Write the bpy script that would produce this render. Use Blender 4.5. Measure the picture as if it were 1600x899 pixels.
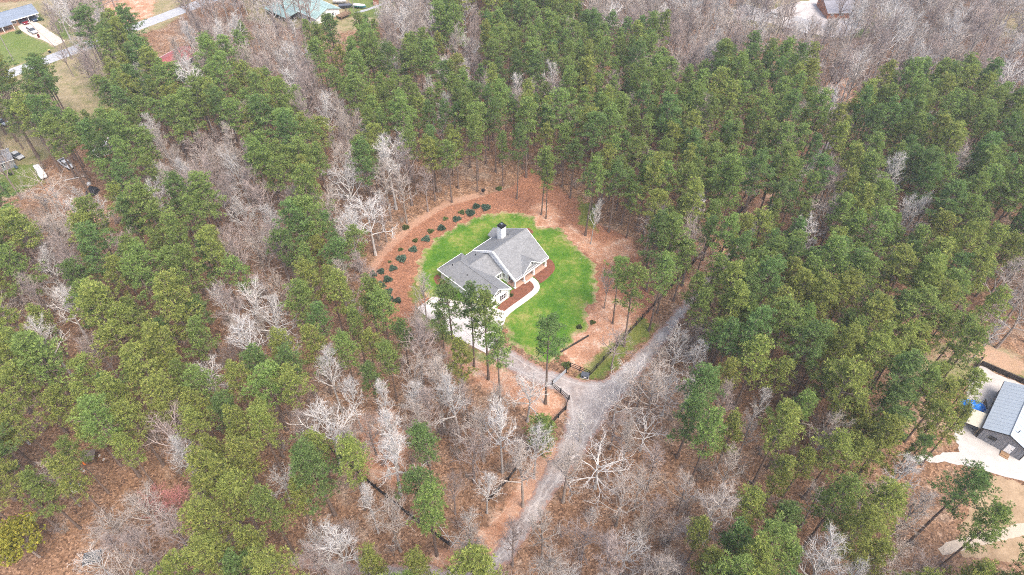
import bpy, math, random
import numpy as np
from mathutils import Vector, geometry as mgeo
for o in list(bpy.data.objects): bpy.data.objects.remove(o)
scene = bpy.context.scene
C = scene.collection
R = math.radians
rnd = random.Random(7)
# ------------------------------------------------------------------ camera, sky, sun
CAM_H, FPX, PITCH = 110.0, 1067.0, R(46)
HAZE = 0.0003
cam = bpy.data.cameras.new('camera'); camo = bpy.data.objects.new('camera', cam); C.objects.link(camo)
camo.location = (0, 0, CAM_H); camo.rotation_euler = (R(90) - PITCH, 0, 0)
cam.sensor_width = 36; cam.lens = 36 * FPX / 1600; cam.clip_end = 9000; cam.clip_start = 1
scene.camera = camo
world = bpy.data.worlds.new('World'); scene.world = world; world.use_nodes = True
nt = world.node_tree
sky = nt.nodes.new('ShaderNodeTexSky'); sky.sky_type = 'NISHITA'; sky.sun_disc = False
SUN_EL, SUN_AZ = R(58), R(140)
sky.sun_elevation = SUN_EL; sky.sun_rotation = SUN_AZ; sky.air_density = 1.0; sky.dust_density = 4.0; sky.ozone_density = 1.0
bg = nt.nodes['Background']; bg.inputs['Strength'].default_value = 0.15
nt.links.new(sky.outputs[0], bg.inputs['Color'])
sl = bpy.data.lights.new('sun', 'SUN'); sl.energy = 1.3; sl.angle = R(30); sl.color = (1, 0.95, 0.88)
so = bpy.data.objects.new('sun', sl); C.objects.link(so); so.location = (0, 60, 160)
sd = Vector((math.sin(SUN_AZ) * math.cos(SUN_EL), math.cos(SUN_AZ) * math.cos(SUN_EL), math.sin(SUN_EL)))
so.rotation_euler = (-sd).to_track_quat('-Z', 'Y').to_euler()
vs = scene.view_settings
vs.view_transform = 'Standard'; vs.look = 'None'; vs.gamma = 1; vs.use_curve_mapping = False; vs.exposure = 1.45
scene.render.engine = 'CYCLES'
scene.cycles.use_denoising = False; scene.cycles.filter_width = 0.95
scene.cycles.max_bounces = 6; scene.cycles.diffuse_bounces = 3; scene.cycles.transparent_max_bounces = 4

# ------------------------------------------------------------------ photo pixel (1600x899) -> point on a level plane
cs, sn = math.cos(PITCH), math.sin(PITCH)
def G(x, y, z=0.0):
    u = (x - 800) / FPX; v = (y - 449.5) / FPX
    t = (CAM_H - z) / (sn + v * cs)
    return (u * t, (cs - v * sn) * t)
def PX(x, y, z):
    f = y * cs + (CAM_H - z) * sn
    return 800 + FPX * x / f, 449.5 + FPX * ((CAM_H - z) * cs - y * sn) / f
def GP(pts, z=0.0): return [G(p[0], p[1], z) for p in pts]
def V3(p, z=0.0): return Vector((p[0], p[1], z))

# ------------------------------------------------------------------ materials
MATS = {}
def newmat(name):
    m = bpy.data.materials.new(name); m.use_nodes = True
    b = m.node_tree.nodes['Principled BSDF']; MATS[name] = m
    return m, m.node_tree, b
def nd(t, typ, **kw):
    n = t.nodes.new(typ)
    for k, v in kw.items(): setattr(n, k, v)
    return n
def noise(t, vec, scale, detail=3, rough=0.6):
    n = nd(t, 'ShaderNodeTexNoise'); n.inputs['Scale'].default_value = scale
    n.inputs['Detail'].default_value = detail; n.inputs['Roughness'].default_value = rough
    if vec is not None: t.links.new(vec, n.inputs['Vector'])
    return n.outputs['Fac']
def ramp(t, fac, stops):
    r = nd(t, 'ShaderNodeValToRGB'); e = r.color_ramp.elements
    while len(e) < len(stops): e.new(0.5)
    for i, (p, c) in enumerate(stops):
        e[i].position = p; e[i].color = (*c, 1) if len(c) == 3 else c
    t.links.new(fac, r.inputs[0]); return r.outputs[0]
def mixc(t, fac, a, b, mode='MIX'):
    n = nd(t, 'ShaderNodeMix', data_type='RGBA', blend_type=mode)
    for i, s in ((0, fac), (6, a), (7, b)):
        if isinstance(s, (int, float)): n.inputs[i].default_value = s
        elif isinstance(s, tuple): n.inputs[i].default_value = (*s, 1)
        else: t.links.new(s, n.inputs[i])
    return n.outputs[2]
def mth(t, op, a, b=None, c=None, clamp=False):
    n = nd(t, 'ShaderNodeMath', operation=op, use_clamp=clamp)
    for i, s in enumerate((a, b, c)):
        if s is None: continue
        if isinstance(s, (int, float)): n.inputs[i].default_value = s
        else: t.links.new(s, n.inputs[i])
    return n.outputs[0]
def wpos(t): return nd(t, 'ShaderNodeNewGeometry').outputs['Position']
def lpos(t): return nd(t, 'ShaderNodeTexCoord').outputs['Object']
def attr(t, name): return nd(t, 'ShaderNodeAttribute', attribute_name=name).outputs['Fac']
def bump(t, b, h, strength=0.4, dist=0.05):
    n = nd(t, 'ShaderNodeBump'); n.inputs['Strength'].default_value = strength; n.inputs['Distance'].default_value = dist
    t.links.new(h, n.inputs['Height']); t.links.new(n.outputs[0], b.inputs['Normal'])
def pm(name, col, var=0.18, scale=2.0, rough=0.75, metal=0.0, fine=None, objrand=0.0, spec=0.3, second=None):
    """painted / plain surface: base colour with soft blotches, fine grain and wear"""
    if name in MATS: return MATS[name]
    if not name.startswith('white_'):
        col = tuple(c_*.76 for c_ in col); second = second and tuple(c_*.76 for c_ in second)
    m, t, b = newmat(name); p = lpos(t)
    n1 = noise(t, p, scale, 4); n2 = noise(t, p, fine or scale * 9, 2)
    lo = tuple(c * (1 - var) for c in col); hi = tuple(min(1, c * (1 + var)) for c in (second or col))
    c1 = ramp(t, mth(t, 'ADD', mth(t, 'MULTIPLY', n1, .7), mth(t, 'MULTIPLY', n2, .3)), [(0.32, lo), (0.68, hi)])
    if objrand:
        r = nd(t, 'ShaderNodeObjectInfo').outputs['Random']
        k = mth(t, 'MULTIPLY_ADD', r, 2 * objrand, 1 - objrand)
        h = nd(t, 'ShaderNodeHueSaturation'); t.links.new(k, h.inputs['Value']); t.links.new(c1, h.inputs['Color']); c1 = h.outputs[0]
    t.links.new(c1, b.inputs['Base Color'])
    b.inputs['Roughness'].default_value = rough; b.inputs['Metallic'].default_value = metal
    b.inputs['Specular IOR Level'].default_value = spec
    return m
def glass(name, col=(0.02, 0.025, 0.03)):
    if name in MATS: return MATS[name]
    m, t, b = newmat(name)
    b.inputs['Base Color'].default_value = (*col, 1); b.inputs['Roughness'].default_value = 0.08; b.inputs['Specular IOR Level'].default_value = 0.6
    return m

# ------------------------------------------------------------------ mesh helpers
def link(name, me, mats, parent=None):
    o = bpy.data.objects.new(name, me); C.objects.link(o)
    for m in (mats if isinstance(mats, (list, tuple)) else [mats]): me.materials.append(m)
    if parent: o.parent = parent
    return o
def np_mesh(name, V, F, smooth=False, attrs=None, mi=None):
    V = np.asarray(V, np.float32); F = np.asarray(F, np.int32)
    me = bpy.data.meshes.new(name); me.vertices.add(len(V)); me.vertices.foreach_set('co', V.ravel())
    n, k = F.shape; me.loops.add(n * k); me.loops.foreach_set('vertex_index', F.ravel())
    me.polygons.add(n); me.polygons.foreach_set('loop_start', np.arange(0, n * k, k, dtype=np.int32))
    try: me.polygons.foreach_set('loop_total', np.full(n, k, np.int32))
    except Exception: pass
    if mi is not None: me.polygons.foreach_set('material_index', np.asarray(mi, np.int32))
    me.polygons.foreach_set('use_smooth', np.full(n, smooth))
    for nm, a in (attrs or {}).items():
        at = me.attributes.new(nm, 'FLOAT', 'POINT'); at.data.foreach_set('value', np.asarray(a, np.float32))
    me.update(calc_edges=True); return me
class MB:
    def __init__(s): s.v = []; s.f = []
    def add(s, vs_, fs):
        b = len(s.v); s.v += [tuple(v) for v in vs_]; s.f += [tuple(i + b for i in f) for f in fs]; return s
    def box(s, x0, x1, y0, y1, z0, z1):
        return s.add([(x0,y0,z0),(x1,y0,z0),(x1,y1,z0),(x0,y1,z0),(x0,y0,z1),(x1,y0,z1),(x1,y1,z1),(x0,y1,z1)],
                     [(0,3,2,1),(4,5,6,7),(0,1,5,4),(1,2,6,5),(2,3,7,6),(3,0,4,7)])
    def prism(s, pts, off):
        """polygon of 3-D points pushed along off"""
        n = len(pts); off = Vector(off)
        top = [Vector(p) for p in pts]; bot = [p + off for p in top]
        return s.add(top + bot, [tuple(range(n)), tuple(range(2*n-1, n-1, -1))] + [(i, i+n, (i+1) % n + n, (i+1) % n) for i in range(n)])
    def tube(s, pts, rad, n=6):
        base = len(s.v); pts = [Vector(p) for p in pts]
        for i, p in enumerate(pts):
            d = (pts[min(i+1, len(pts)-1)] - pts[max(i-1, 0)]).normalized()
            a = d.orthogonal().normalized(); b = d.cross(a)
            r = rad[i] if isinstance(rad, (list, tuple)) else rad
            for k in range(n):
                t = 2*math.pi*k/n; s.v.append(tuple(p + a*math.cos(t)*r + b*math.sin(t)*r))
        for i in range(len(pts)-1):
            for k in range(n):
                q = base + i*n; s.f.append((q+k, q+(k+1) % n, q+n+(k+1) % n, q+n+k))
        s.f.append(tuple(base+k for k in range(n-1, -1, -1))); s.f.append(tuple(base+(len(pts)-1)*n+k for k in range(n)))
        return s
    def mesh(s, name, smooth=False):
        me = bpy.data.meshes.new(name); me.from_pydata(s.v, [], s.f); me.update()
        if smooth: me.polygons.foreach_set('use_smooth', [True]*len(me.polygons))
        return me
    def build(s, name, mat, parent=None, bevel=0, smooth=False):
        o = link(name, s.mesh(name, smooth), mat, parent)
        if bevel:
            m = o.modifiers.new('bevel', 'BEVEL'); m.width = bevel; m.segments = 2; m.limit_method = 'ANGLE'
        return o
def tag(o, label, cat=None, group=None, kind=None):
    if label: o['label'] = label
    if cat: o['category'] = cat
    if group: o['group'] = group
    if kind: o['kind'] = kind
    return o
def thing(name, label, cat, loc, rz=0.0, group=None):
    o = bpy.data.objects.new(name, None); C.objects.link(o); o.empty_display_size = 0.5
    o.location = (loc[0], loc[1], loc[2] if len(loc) > 2 else 0.0); o.rotation_euler = (0, 0, rz)
    return tag(o, label, cat, group)
def struct(o): o['kind'] = 'structure'; return o
def cp(o, parent=None, name=None):
    c = o.copy(); C.objects.link(c)
    if parent: c.parent = parent
    return c

# ------------------------------------------------------------------ polygons on the ground
def chaikin(p, it=2):
    for _ in range(it):
        q = []
        for i in range(len(p)):
            a, b = p[i], p[(i+1) % len(p)]
            q += [(a[0]*.75+b[0]*.25, a[1]*.75+b[1]*.25), (a[0]*.25+b[0]*.75, a[1]*.25+b[1]*.75)]
        p = q
    return p
def sdist(P, poly):
    """signed distance (inside positive) of points P[n,2] to polygon"""
    P = np.asarray(P, float); d = np.full(len(P), 1e9); ins = np.zeros(len(P), bool); n = len(poly)
    for i in range(n):
        a = np.array(poly[i]); b = np.array(poly[(i+1) % n]); e = b - a; w = P - a
        t = np.clip((w @ e) / max(e @ e, 1e-9), 0, 1); q = w - t[:, None]*e
        d = np.minimum(d, np.hypot(q[:, 0], q[:, 1]))
        if abs(e[1]) > 1e-9:
            c = ((a[1] <= P[:, 1]) != (b[1] <= P[:, 1])) & (P[:, 0] < a[0] + (P[:, 1]-a[1]) / e[1] * e[0])
            ins ^= c
    return np.where(ins, d, -d)
def wob(x, y, s, seed=0.0):
    return math.sin(x*s+1.7*seed)*math.cos(y*s*1.3+seed) + .6*math.sin(x*s*2.3+y*s*1.9+seed) + .4*math.sin(y*s*4.1-x*s*3.3+seed*2)
def densify(p, step):
    q = []
    for i in range(len(p)):
        a, b = p[i], p[(i+1) % len(p)]; n = max(1, int(math.dist(a, b)/step))
        q += [(a[0]+(b[0]-a[0])*k/n, a[1]+(b[1]-a[1])*k/n) for k in range(n)]
    return q
def sheet(name, poly, z, mat, smooth=2, jit=0.0, step=0.7, grid=1.6, parent=None):
    """level sheet with an uneven outline; carries 'edge', the metres in from its rim"""
    p = chaikin(poly, smooth) if smooth else poly
    p = densify(p, step)
    if jit:
        n = len(p); q = []
        for i in range(n):
            a, b = p[i-1], p[(i+1) % n]; l = math.dist(a, b) or 1
            nx, ny = (b[1]-a[1])/l, -(b[0]-a[0])/l
            k = jit*(wob(p[i][0], p[i][1], .55, 1)*.5 + wob(p[i][0], p[i][1], 1.9, 3)*.35)
            q.append((p[i][0]+nx*k, p[i][1]+ny*k))
        p = q
    xs = [a[0] for a in p]; ys = [a[1] for a in p]
    gx, gy = np.meshgrid(np.arange(min(xs), max(xs), grid), np.arange(min(ys), max(ys), grid))
    g = np.c_[gx.ravel(), gy.ravel()]; g += np.random.RandomState(3).uniform(-.3, .3, g.shape)*grid
    g = g[sdist(g, p) > grid*.4]
    vin = [Vector(a) for a in p] + [Vector(a) for a in g]
    n = len(p); r = mgeo.delaunay_2d_cdt(vin, [(i, (i+1) % n) for i in range(n)], [], 1, 1e-4)
    V = [(v.x, v.y, z) for v in r[0]]
    F = [f for f in r[2]]
    F = [f if (Vector(V[f[1]])-Vector(V[f[0]])).cross(Vector(V[f[2]])-Vector(V[f[0]])).z > 0 else f[::-1] for f in F]
    e = np.maximum(sdist(np.array([(v[0], v[1]) for v in V]), p), 0)
    me = np_mesh(name, V, F, attrs={'edge': e})
    o = link(name, me, mat, parent); return struct(o)
def strip_poly(center, w):
    """outline of a band of width w along a centre line (world)"""
    L, Rr = [], []
    for i, p in enumerate(center):
        a = center[max(i-1, 0)]; b = center[min(i+1, len(center)-1)]; l = math.dist(a, b)
        nx, ny = -(b[1]-a[1])/l, (b[0]-a[0])/l
        L.append((p[0]+nx*w/2, p[1]+ny*w/2)); Rr.append((p[0]-nx*w/2, p[1]-ny*w/2))
    return L + Rr[::-1]

PG = dict(
 lawn=[(648,425),(656,400),(680,375),(712,352),(745,339),(785,331),(812,332),(832,341),(838,354),(860,357),(878,356),(884,369),(900,382),(915,394),(928,412),(934,440),(933,463),(920,483),(914,500),(920,515),(905,520),(888,540),(880,553),(868,566),(851,564),(830,556),(812,549),(796,536),(786,505),(700,470),(672,466),(655,450)],
 drive=[(757,550),(778,541),(800,545),(832,566),(868,583),(905,593),(938,596),(965,578),(1000,545),(1035,508),(1090,448),(1160,366),(1262,252),(1340,165),(1400,100),(1417,100),(1357,165),(1284,252),(1178,366),(1107,448),(1050,520),(1022,560),(985,606),(948,652),(914,706),(886,748),(858,787),(830,830),(806,862),(790,890),(745,905),(690,915),(600,908),(480,890),(380,880),(380,868),(480,872),(600,885),(660,882),(700,886),(735,884),(765,868),(785,842),(808,805),(832,770),(856,728),(874,690),(886,655),(888,632),(872,612),(850,604),(825,597),(795,577),(770,560)],
 pad=[(676,464),(652,482),(691,517),(759,552),(777,540),(793,488),(768,480)],
 barnpad=[(1484,674),(1510,640),(1512,596),(1528,566),(1560,585),(1640,620),(1720,660),(1720,790),(1640,762),(1600,753),(1545,736),(1480,722),(1415,722),(1412,711),(1480,711),(1503,703)],
 field=[(1528,738),(1600,757),(1760,800),(1760,900),(1600,880),(1530,870),(1495,875),(1500,830),(1520,790)],
)
WP = {k: GP(v) for k, v in PG.items()}
street_c = GP([(-160,171),(-80,146),(0,121),(45,104),(87,89),(150,66),(206,45),(276,19),(340,-5),(420,-33),(520,-66)])
WP['street'] = strip_poly(street_c, 6.2)
WP['housedrive'] = GP([(27,41),(53,33),(63,38),(78,49),(102,64.5),(86,73),(67,63),(48,57),(33,48)])

# ------------------------------------------------------------------ ground sheet with soil, straw, clay and grass zones
def axis(lo, hi, step, far):
    a = list(np.arange(lo, hi+.01, step)); d = step*2; x = lo; pre = []
    while x > -far: x -= d; d *= 1.5; pre.append(x)
    d = step*2; x = hi; post = []
    while x < far: x += d; d *= 1.5; post.append(x)
    return np.array(pre[::-1] + a + post)
gx = axis(-215, 215, 1.0, 4000); gy = axis(30, 290, 1.0, 4000)
X, Y = np.meshgrid(gx, gy); GV = np.c_[X.ravel(), Y.ravel(), np.zeros(X.size)]
nx, ny = len(gx), len(gy); ii = np.arange((ny-1)*nx).reshape(ny-1, nx)[:, :-1].ravel()
GF = np.c_[ii, ii+1, ii+1+nx, ii+nx]
def zone(polys, soft):
    a = np.zeros(len(GV))
    for p in polys:
        q = GP(p); xs = [k[0] for k in q]; ys = [k[1] for k in q]
        sel = np.where((GV[:,0] > min(xs)-9) & (GV[:,0] < max(xs)+9) & (GV[:,1] > min(ys)-9) & (GV[:,1] < max(ys)+9))[0]
        if len(sel) == 0: continue
        d = sdist(GV[sel, :2], q); a[sel] = np.maximum(a[sel], np.clip(.5 + d/(2*soft), 0, 1))
    return a
straw = zone([[(566,480),(570,432),(600,390),(640,355),(690,325),(740,310),(800,293),(826,262),(850,272),(880,300),(912,318),(935,350),(985,372),(1012,430),(1022,480),(1015,520),(920,588),(890,570),(700,470),(650,482),(632,520),(600,505)]], 1.2)
clay = zone([
 [(872,358),(890,352),(935,378),(985,372),(995,395),(960,408),(935,412),(905,388)],
 [(893,508),(925,482),(946,462),(1000,474),(1000,490),(958,545),(923,584),(893,578),(880,556)],
 [(690,522),(760,557),(830,602),(862,610),(885,625),(878,655),(845,650),(800,625),(740,600),(700,560)],
 [(826,345),(830,322),(855,318),(874,330),(874,350),(852,358),(835,355)],
 [(866,690),(880,700),(850,770),(815,850),(770,880),(700,890),(668,884),(675,862),(730,852),(780,800),(830,720)],
 [(160,0),(250,-20),(235,28),(190,40),(165,25)],
 [(1120,380),(1182,312),(1212,300),(1160,362),(1095,450),(1060,455)],
 [(1225,240),(1275,225),(1262,262),(1215,290)],
 [(1290,130),(1330,120),(1330,165),(1290,170)],
 [(70,290),(100,310),(150,330),(170,335),(150,350),(95,330)],
 [(560,650),(610,640),(640,700),(620,760),(560,740)],
], 2.2)
dry = zone([
 [(-60,10),(290,-20),(300,10),(260,40),(215,55),(240,110),(250,150),(190,180),(120,215),(0,300),(-60,300)],
 [(380,0),(640,-10),(600,32),(545,50),(500,48),(390,35)],
 [(1130,30),(1160,0),(1400,-10),(1400,30),(1350,60),(1240,60)],
 [(1540,20),(1620,20),(1620,60),(1540,60)],
 [(1430,585),(1460,545),(1520,522),(1600,560),(1620,600),(1530,570),(1500,600)],
], 3.0)
grass = zone([
 [(900,583),(1002,496),(1030,508),(960,575),(935,594),(905,594)],
 [(905,308),(930,320),(932,362),(905,350)],
 [(-20,60),(30,48),(66,64),(84,76),(40,96),(0,110),(-20,118)],
 [(82,36),(110,20),(110,60),(98,62)],
 [(545,0),(640,-10),(600,28),(545,26)],
 [(1320,50),(1360,35),(1400,40),(1330,58)],
 [(0,262),(60,255),(70,285),(0,312)],
 [(640,455),(652,430),(662,455),(652,485)],
 [(648,488),(655,483),(692,519),(757,553),(790,574),(780,582),(690,528)],
], 1.6)
pale = zone([[(560,440),(600,385),(645,345),(700,312),(760,298),(760,306),(700,322),(650,354),(606,395),(572,440)],
 [(860,688),(875,700),(840,760),(800,810),(790,800),(830,735)],[(1450,560),(1520,530),(1600,565),(1600,590),(1530,560)]], 1.2)
m, t, b = newmat('forest_floor')
p = wpos(t)
big = noise(t, p, .045, 4); mid = noise(t, p, .35, 4); sm = noise(t, p, 2.2, 3)
vo = nd(t, 'ShaderNodeTexVoronoi'); vo.inputs['Scale'].default_value = 3.6; t.links.new(p, vo.inputs['Vector'])
vs2 = nd(t, 'ShaderNodeSeparateColor'); t.links.new(vo.outputs['Color'], vs2.inputs[0]); leaf = vs2.outputs[0]
lit = ramp(t, mth(t, 'ADD', mth(t, 'MULTIPLY', big, .5), mth(t, 'MULTIPLY', mid, .5)),
           [(0.36, (.16, .105, .075)), (0.45, (.25, .150, .095)), (0.53, (.305, .19, .125)), (0.62, (.36, .265, .20))])
leafc = ramp(t, leaf, [(0.0, (.45, .43, .43)), (0.35, (.85, .82, .8)), (0.75, (1.05, 1.03, 1.0)), (1.0, (1.6, 1.6, 1.6))])
lit = mixc(t, 1.0, lit, leafc, 'MULTIPLY')
def brk(name, k=.5, sc=.7):
    n = noise(t, p, sc, 4, .65)
    return mth(t, 'SMOOTHSTEP' if False else 'MULTIPLY', mth(t, 'SUBTRACT', mth(t, 'ADD', attr(t, name), mth(t, 'MULTIPLY', mth(t, 'SUBTRACT', n, .5), k*4)), .35), 3.2, clamp=True)
c = lit
strawc = ramp(t, mth(t, 'ADD', mth(t, 'MULTIPLY', mid, .5), mth(t, 'MULTIPLY', sm, .5)), [(0.3, (.26, .13, .082)), (0.55, (.355, .18, .115)), (0.75, (.44, .255, .17))])
strawc = mixc(t, .55, strawc, leafc, 'MULTIPLY')
c = mixc(t, brk('straw', .15), c, strawc)
dryc = ramp(t, mth(t, 'ADD', mth(t, 'MULTIPLY', noise(t, p, .12, 5, .7), .6), mth(t, 'MULTIPLY', mid, .4)), [(0.36, (.16, .17, .06)), (0.46, (.28, .25, .13)), (0.54, (.36, .29, .18)), (0.68, (.44, .37, .25))])
c = mixc(t, brk('dry', .35, .25), c, dryc)
clayc = ramp(t, mth(t, 'ADD', mth(t, 'MULTIPLY', mid, .6), mth(t, 'MULTIPLY', sm, .4)), [(0.32, (.38, .18, .105)), (0.5, (.54, .31, .205)), (0.64, (.70, .53, .41))])
c = mixc(t, mth(t, 'MULTIPLY', brk('clay', .35, .5), .95), c, clayc)
c = mixc(t, mth(t, 'MULTIPLY', brk('pale', .3, .9), .7), c, (.50, .31, .22))
grc = ramp(t, sm, [(0.3, (.07, .13, .025)), (0.55, (.13, .21, .035)), (0.72, (.24, .26, .08))])
c = mixc(t, mth(t, 'MULTIPLY', brk('grass', .45, .4), .75), c, grc)
hs_ = nd(t, 'ShaderNodeHueSaturation'); hs_.inputs['Saturation'].default_value = 1.06; hs_.inputs['Value'].default_value = .77; t.links.new(c, hs_.inputs['Color']); c = hs_.outputs[0]
t.links.new(c, b.inputs['Base Color']); b.inputs['Roughness'].default_value = .95; b.inputs['Specular IOR Level'].default_value = .1
bump(t, b, mth(t, 'ADD', mth(t, 'MULTIPLY', leaf, .4), sm), .8, .12)
ground = struct(link('ground', np_mesh('ground', GV, GF, attrs=dict(straw=straw, clay=clay, dry=dry, grass=grass, pale=pale)), m))

# lawn
m, t, b = newmat('lawn_grass'); p = wpos(t)
n1 = noise(t, p, .16, 3); n2 = noise(t, p, 1.1, 4); n3 = noise(t, p, 5, 2); ed = attr(t, 'edge')
g = ramp(t, mth(t, 'ADD', mth(t, 'MULTIPLY', n1, .65), mth(t, 'MULTIPLY', n2, .35)), [(0.36, (.045, .120, .010)), (0.46, (.070, .155, .014)), (0.535, (.112, .182, .022)), (0.63, (.215, .22, .058))])
g = mixc(t, 1.0, g, ramp(t, n3, [(0.3, (.72, .72, .72)), (0.7, (1.25, 1.25, 1.25))]), 'MULTIPLY')
far = mth(t, 'SUBTRACT', 1.0, mth(t, 'DIVIDE', ed, 2.2), clamp=True)
bare_f = mth(t, 'MULTIPLY', mth(t, 'SUBTRACT', mth(t, 'ADD', mth(t, 'MULTIPLY', far, .32), noise(t, p, .5, 5, .75)), .655), 4, clamp=True)
g = mixc(t, bare_f, g, ramp(t, n2, [(0.3, (.27, .17, .09)), (0.7, (.38, .29, .18))]))
spot = mth(t, 'MULTIPLY', mth(t, 'SUBTRACT', noise(t, p, .42, 5, .75), .665), 14, clamp=True)
g = mixc(t, spot, g, (.42, .36, .25))
t.links.new(g, b.inputs['Base Color']); b.inputs['Roughness'].default_value = .9; b.inputs['Specular IOR Level'].default_value = .15
bump(t, b, mth(t, 'ADD', n3, n2), .7, .08)
sheet('lawn', WP['lawn'], .012, m, 2, .9, .4, 1.2)
# gravel drive
m, t, b = newmat('gravel'); p = wpos(t)
n1 = noise(t, p, .22, 4); n2 = noise(t, p, 1.3, 5, .7); n3 = noise(t, p, 9, 2); ed = attr(t, 'edge')
g = ramp(t, mth(t, 'ADD', mth(t, 'MULTIPLY', n1, .5), mth(t, 'MULTIPLY', n2, .5)), [(0.34, (.26, .22, .205)), (0.5, (.39, .35, .335)), (0.64, (.54, .50, .48))])
g = mixc(t, 1.0, g, ramp(t, n3, [(0.3, (.75, .75, .75)), (0.7, (1.22, 1.2, 1.18))]), 'MULTIPLY')
ef = mth(t, 'MULTIPLY', mth(t, 'SUBTRACT', mth(t, 'ADD', mth(t, 'SUBTRACT', 1.0, mth(t, 'DIVIDE', ed, 1.1)), mth(t, 'MULTIPLY', mth(t, 'SUBTRACT', n2, .5), 3)), .45), 2.5, clamp=True)
g = mixc(t, mth(t, 'MULTIPLY', ef, .75), g, (.33, .17, .115))
g = mixc(t, mth(t, 'MULTIPLY', mth(t, 'SUBTRACT', noise(t, p, .09, 4, .6), .47), 5, clamp=True), g, mixc(t, 1.0, g, (1.0, .90, .83), 'MULTIPLY'))
tr = mth(t, 'MULTIPLY', mth(t, 'SUBTRACT', .22, mth(t, 'ABSOLUTE', mth(t, 'SUBTRACT', ed, 1.25))), 4, clamp=True)
g = mixc(t, mth(t, 'MULTIPLY', tr, .6), g, (.60, .56, .53))
g = mixc(t, 1.0, g, (.78, .77, .76), 'MULTIPLY')
t.links.new(g, b.inputs['Base Color']); b.inputs['Roughness'].default_value = .95; bump(t, b, n3, .6, .04)
sheet('gravel_drive', WP['drive'], .016, m, 2, .45, .6, 1.0)
# street and other paved or worn surfaces
asph = pm('asphalt', (.46, .46, .47), .16, .5, .9, fine=6)
sheet('street', WP['street'], .02, asph, 1, .12, 1.0, 2.5)
whg = pm('pale_gravel', (.56, .515, .475), .14, .6, .95, fine=5)
sheet('barn_yard', WP['barnpad'], .016, whg, 1, .4, .6, 1.2)
fieldm = pm('dry_turf', (.34, .225, .125), .22, .35, .95, fine=3, second=(.42, .30, .19))
sheet('dry_field', WP['field'], .010, fieldm, 2, .5, .8, 2)
sheet('field_path', strip_poly(GP([(1470,862),(1510,848),(1545,838),(1600,828),(1680,815),(1780,800)]), 1.9), .02, pm('path_sand', (.55, .45, .35), .15, .8, .95), 1, .3, .6, 1)
sheet('yard_gravel', GP([(1138,22),(1160,4),(1200,18),(1232,6),(1290,-4),(1302,30),(1352,32),(1345,50),(1310,62),(1285,54),(1240,52),(1200,32),(1160,34)]), .014, pm('yard_stone', (.58, .53, .50), .2, .4, .95, fine=3), 2, .8, 1, 2.5)

# ------------------------------------------------------------------ shared building pieces
white = pm('white_siding', (.80, .80, .79), .05, 1.2, .6)
trimw = pm('white_trim', (.82, .82, .81), .04, 3, .5)
blackm = pm('black_metal', (.02, .02, .022), .3, 3, .45)
pane = glass('window_glass')
def shingle(name, col, var=.22):
    if name in MATS: return MATS[name]
    col = tuple(c_*.76 for c_ in col)
    m, t, b = newmat(name); p = lpos(t)
    n1 = noise(t, p, .5, 4); n3 = noise(t, p, 7, 2)
    vo = nd(t, 'ShaderNodeTexVoronoi'); vo.inputs['Scale'].default_value = 3.2; t.links.new(p, vo.inputs['Vector'])
    s = nd(t, 'ShaderNodeSeparateColor'); t.links.new(vo.outputs['Color'], s.inputs[0])
    f = mth(t, 'ADD', mth(t, 'MULTIPLY', n1, .45), mth(t, 'ADD', mth(t, 'MULTIPLY', n3, .3), mth(t, 'MULTIPLY', s.outputs[0], .25)))
    t.links.new(ramp(t, f, [(0.3, tuple(c*(1-var) for c in col)), (0.7, tuple(c*(1+var) for c in col))]), b.inputs['Base Color'])
    b.inputs['Roughness'].default_value = .9; bump(t, b, n3, .5, .02); return m
def window(parent, c, n, w, h, shutters=False, mull=True, frame=None, shm=None):
    """window at local point c on a wall facing n (unit XY); parts under it"""
    nx_, ny_ = n; tx, ty = -ny_, nx_
    def bx(u0, u1, z0, z1, d0, d1):
        mb = MB(); pts = [(c[0]+tx*u+nx_*d, c[1]+ty*u+ny_*d, c[2]+z) for u, z, d in
            [(u0,z0,d0),(u1,z0,d0),(u1,z0,d1),(u0,z0,d1),(u0,z1,d0),(u1,z1,d0),(u1,z1,d1),(u0,z1,d1)]]
        return mb.add(pts, [(0,3,2,1),(4,5,6,7),(0,1,5,4),(1,2,6,5),(2,3,7,6),(3,0,4,7)])
    fm = frame or trimw
    wn = bx(-w/2, w/2, -h/2, h/2, -.02, .035).build('window', pane, parent)
    fr = MB()
    for a in ((-w/2-.09, -w/2, -h/2-.09, h/2+.09), (w/2, w/2+.09, -h/2-.09, h/2+.09), (-w/2, w/2, h/2, h/2+.09), (-w/2, w/2, -h/2-.09, -h/2)):
        q = bx(a[0], a[1], a[2], a[3], -.015, .075); fr.add(q.v, q.f)
    fr.build('frame', fm, wn)
    if mull:
        q = bx(-w/2, w/2, -.035, .035, .036, .06); q2 = bx(-.03, .03, .035, h/2, .036, .06); q3 = bx(-.03, .03, -h/2, -.035, .036, .06)
        q.add(q2.v, q2.f); q.add(q3.v, q3.f); q.build('glazing_bar', fm, wn)
    if shutters:
        for s in (-1, 1):
            u = s*(w/2+.09+.17); bx(u-.15, u+.15, -h/2-.05, h/2+.05, -.01, .06).build('shutter', shm or blackm, wn)
    return wn
def slab(mb, pts, th=.16): return mb.prism([Vector(p) for p in pts], (0, 0, -th))

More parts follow.
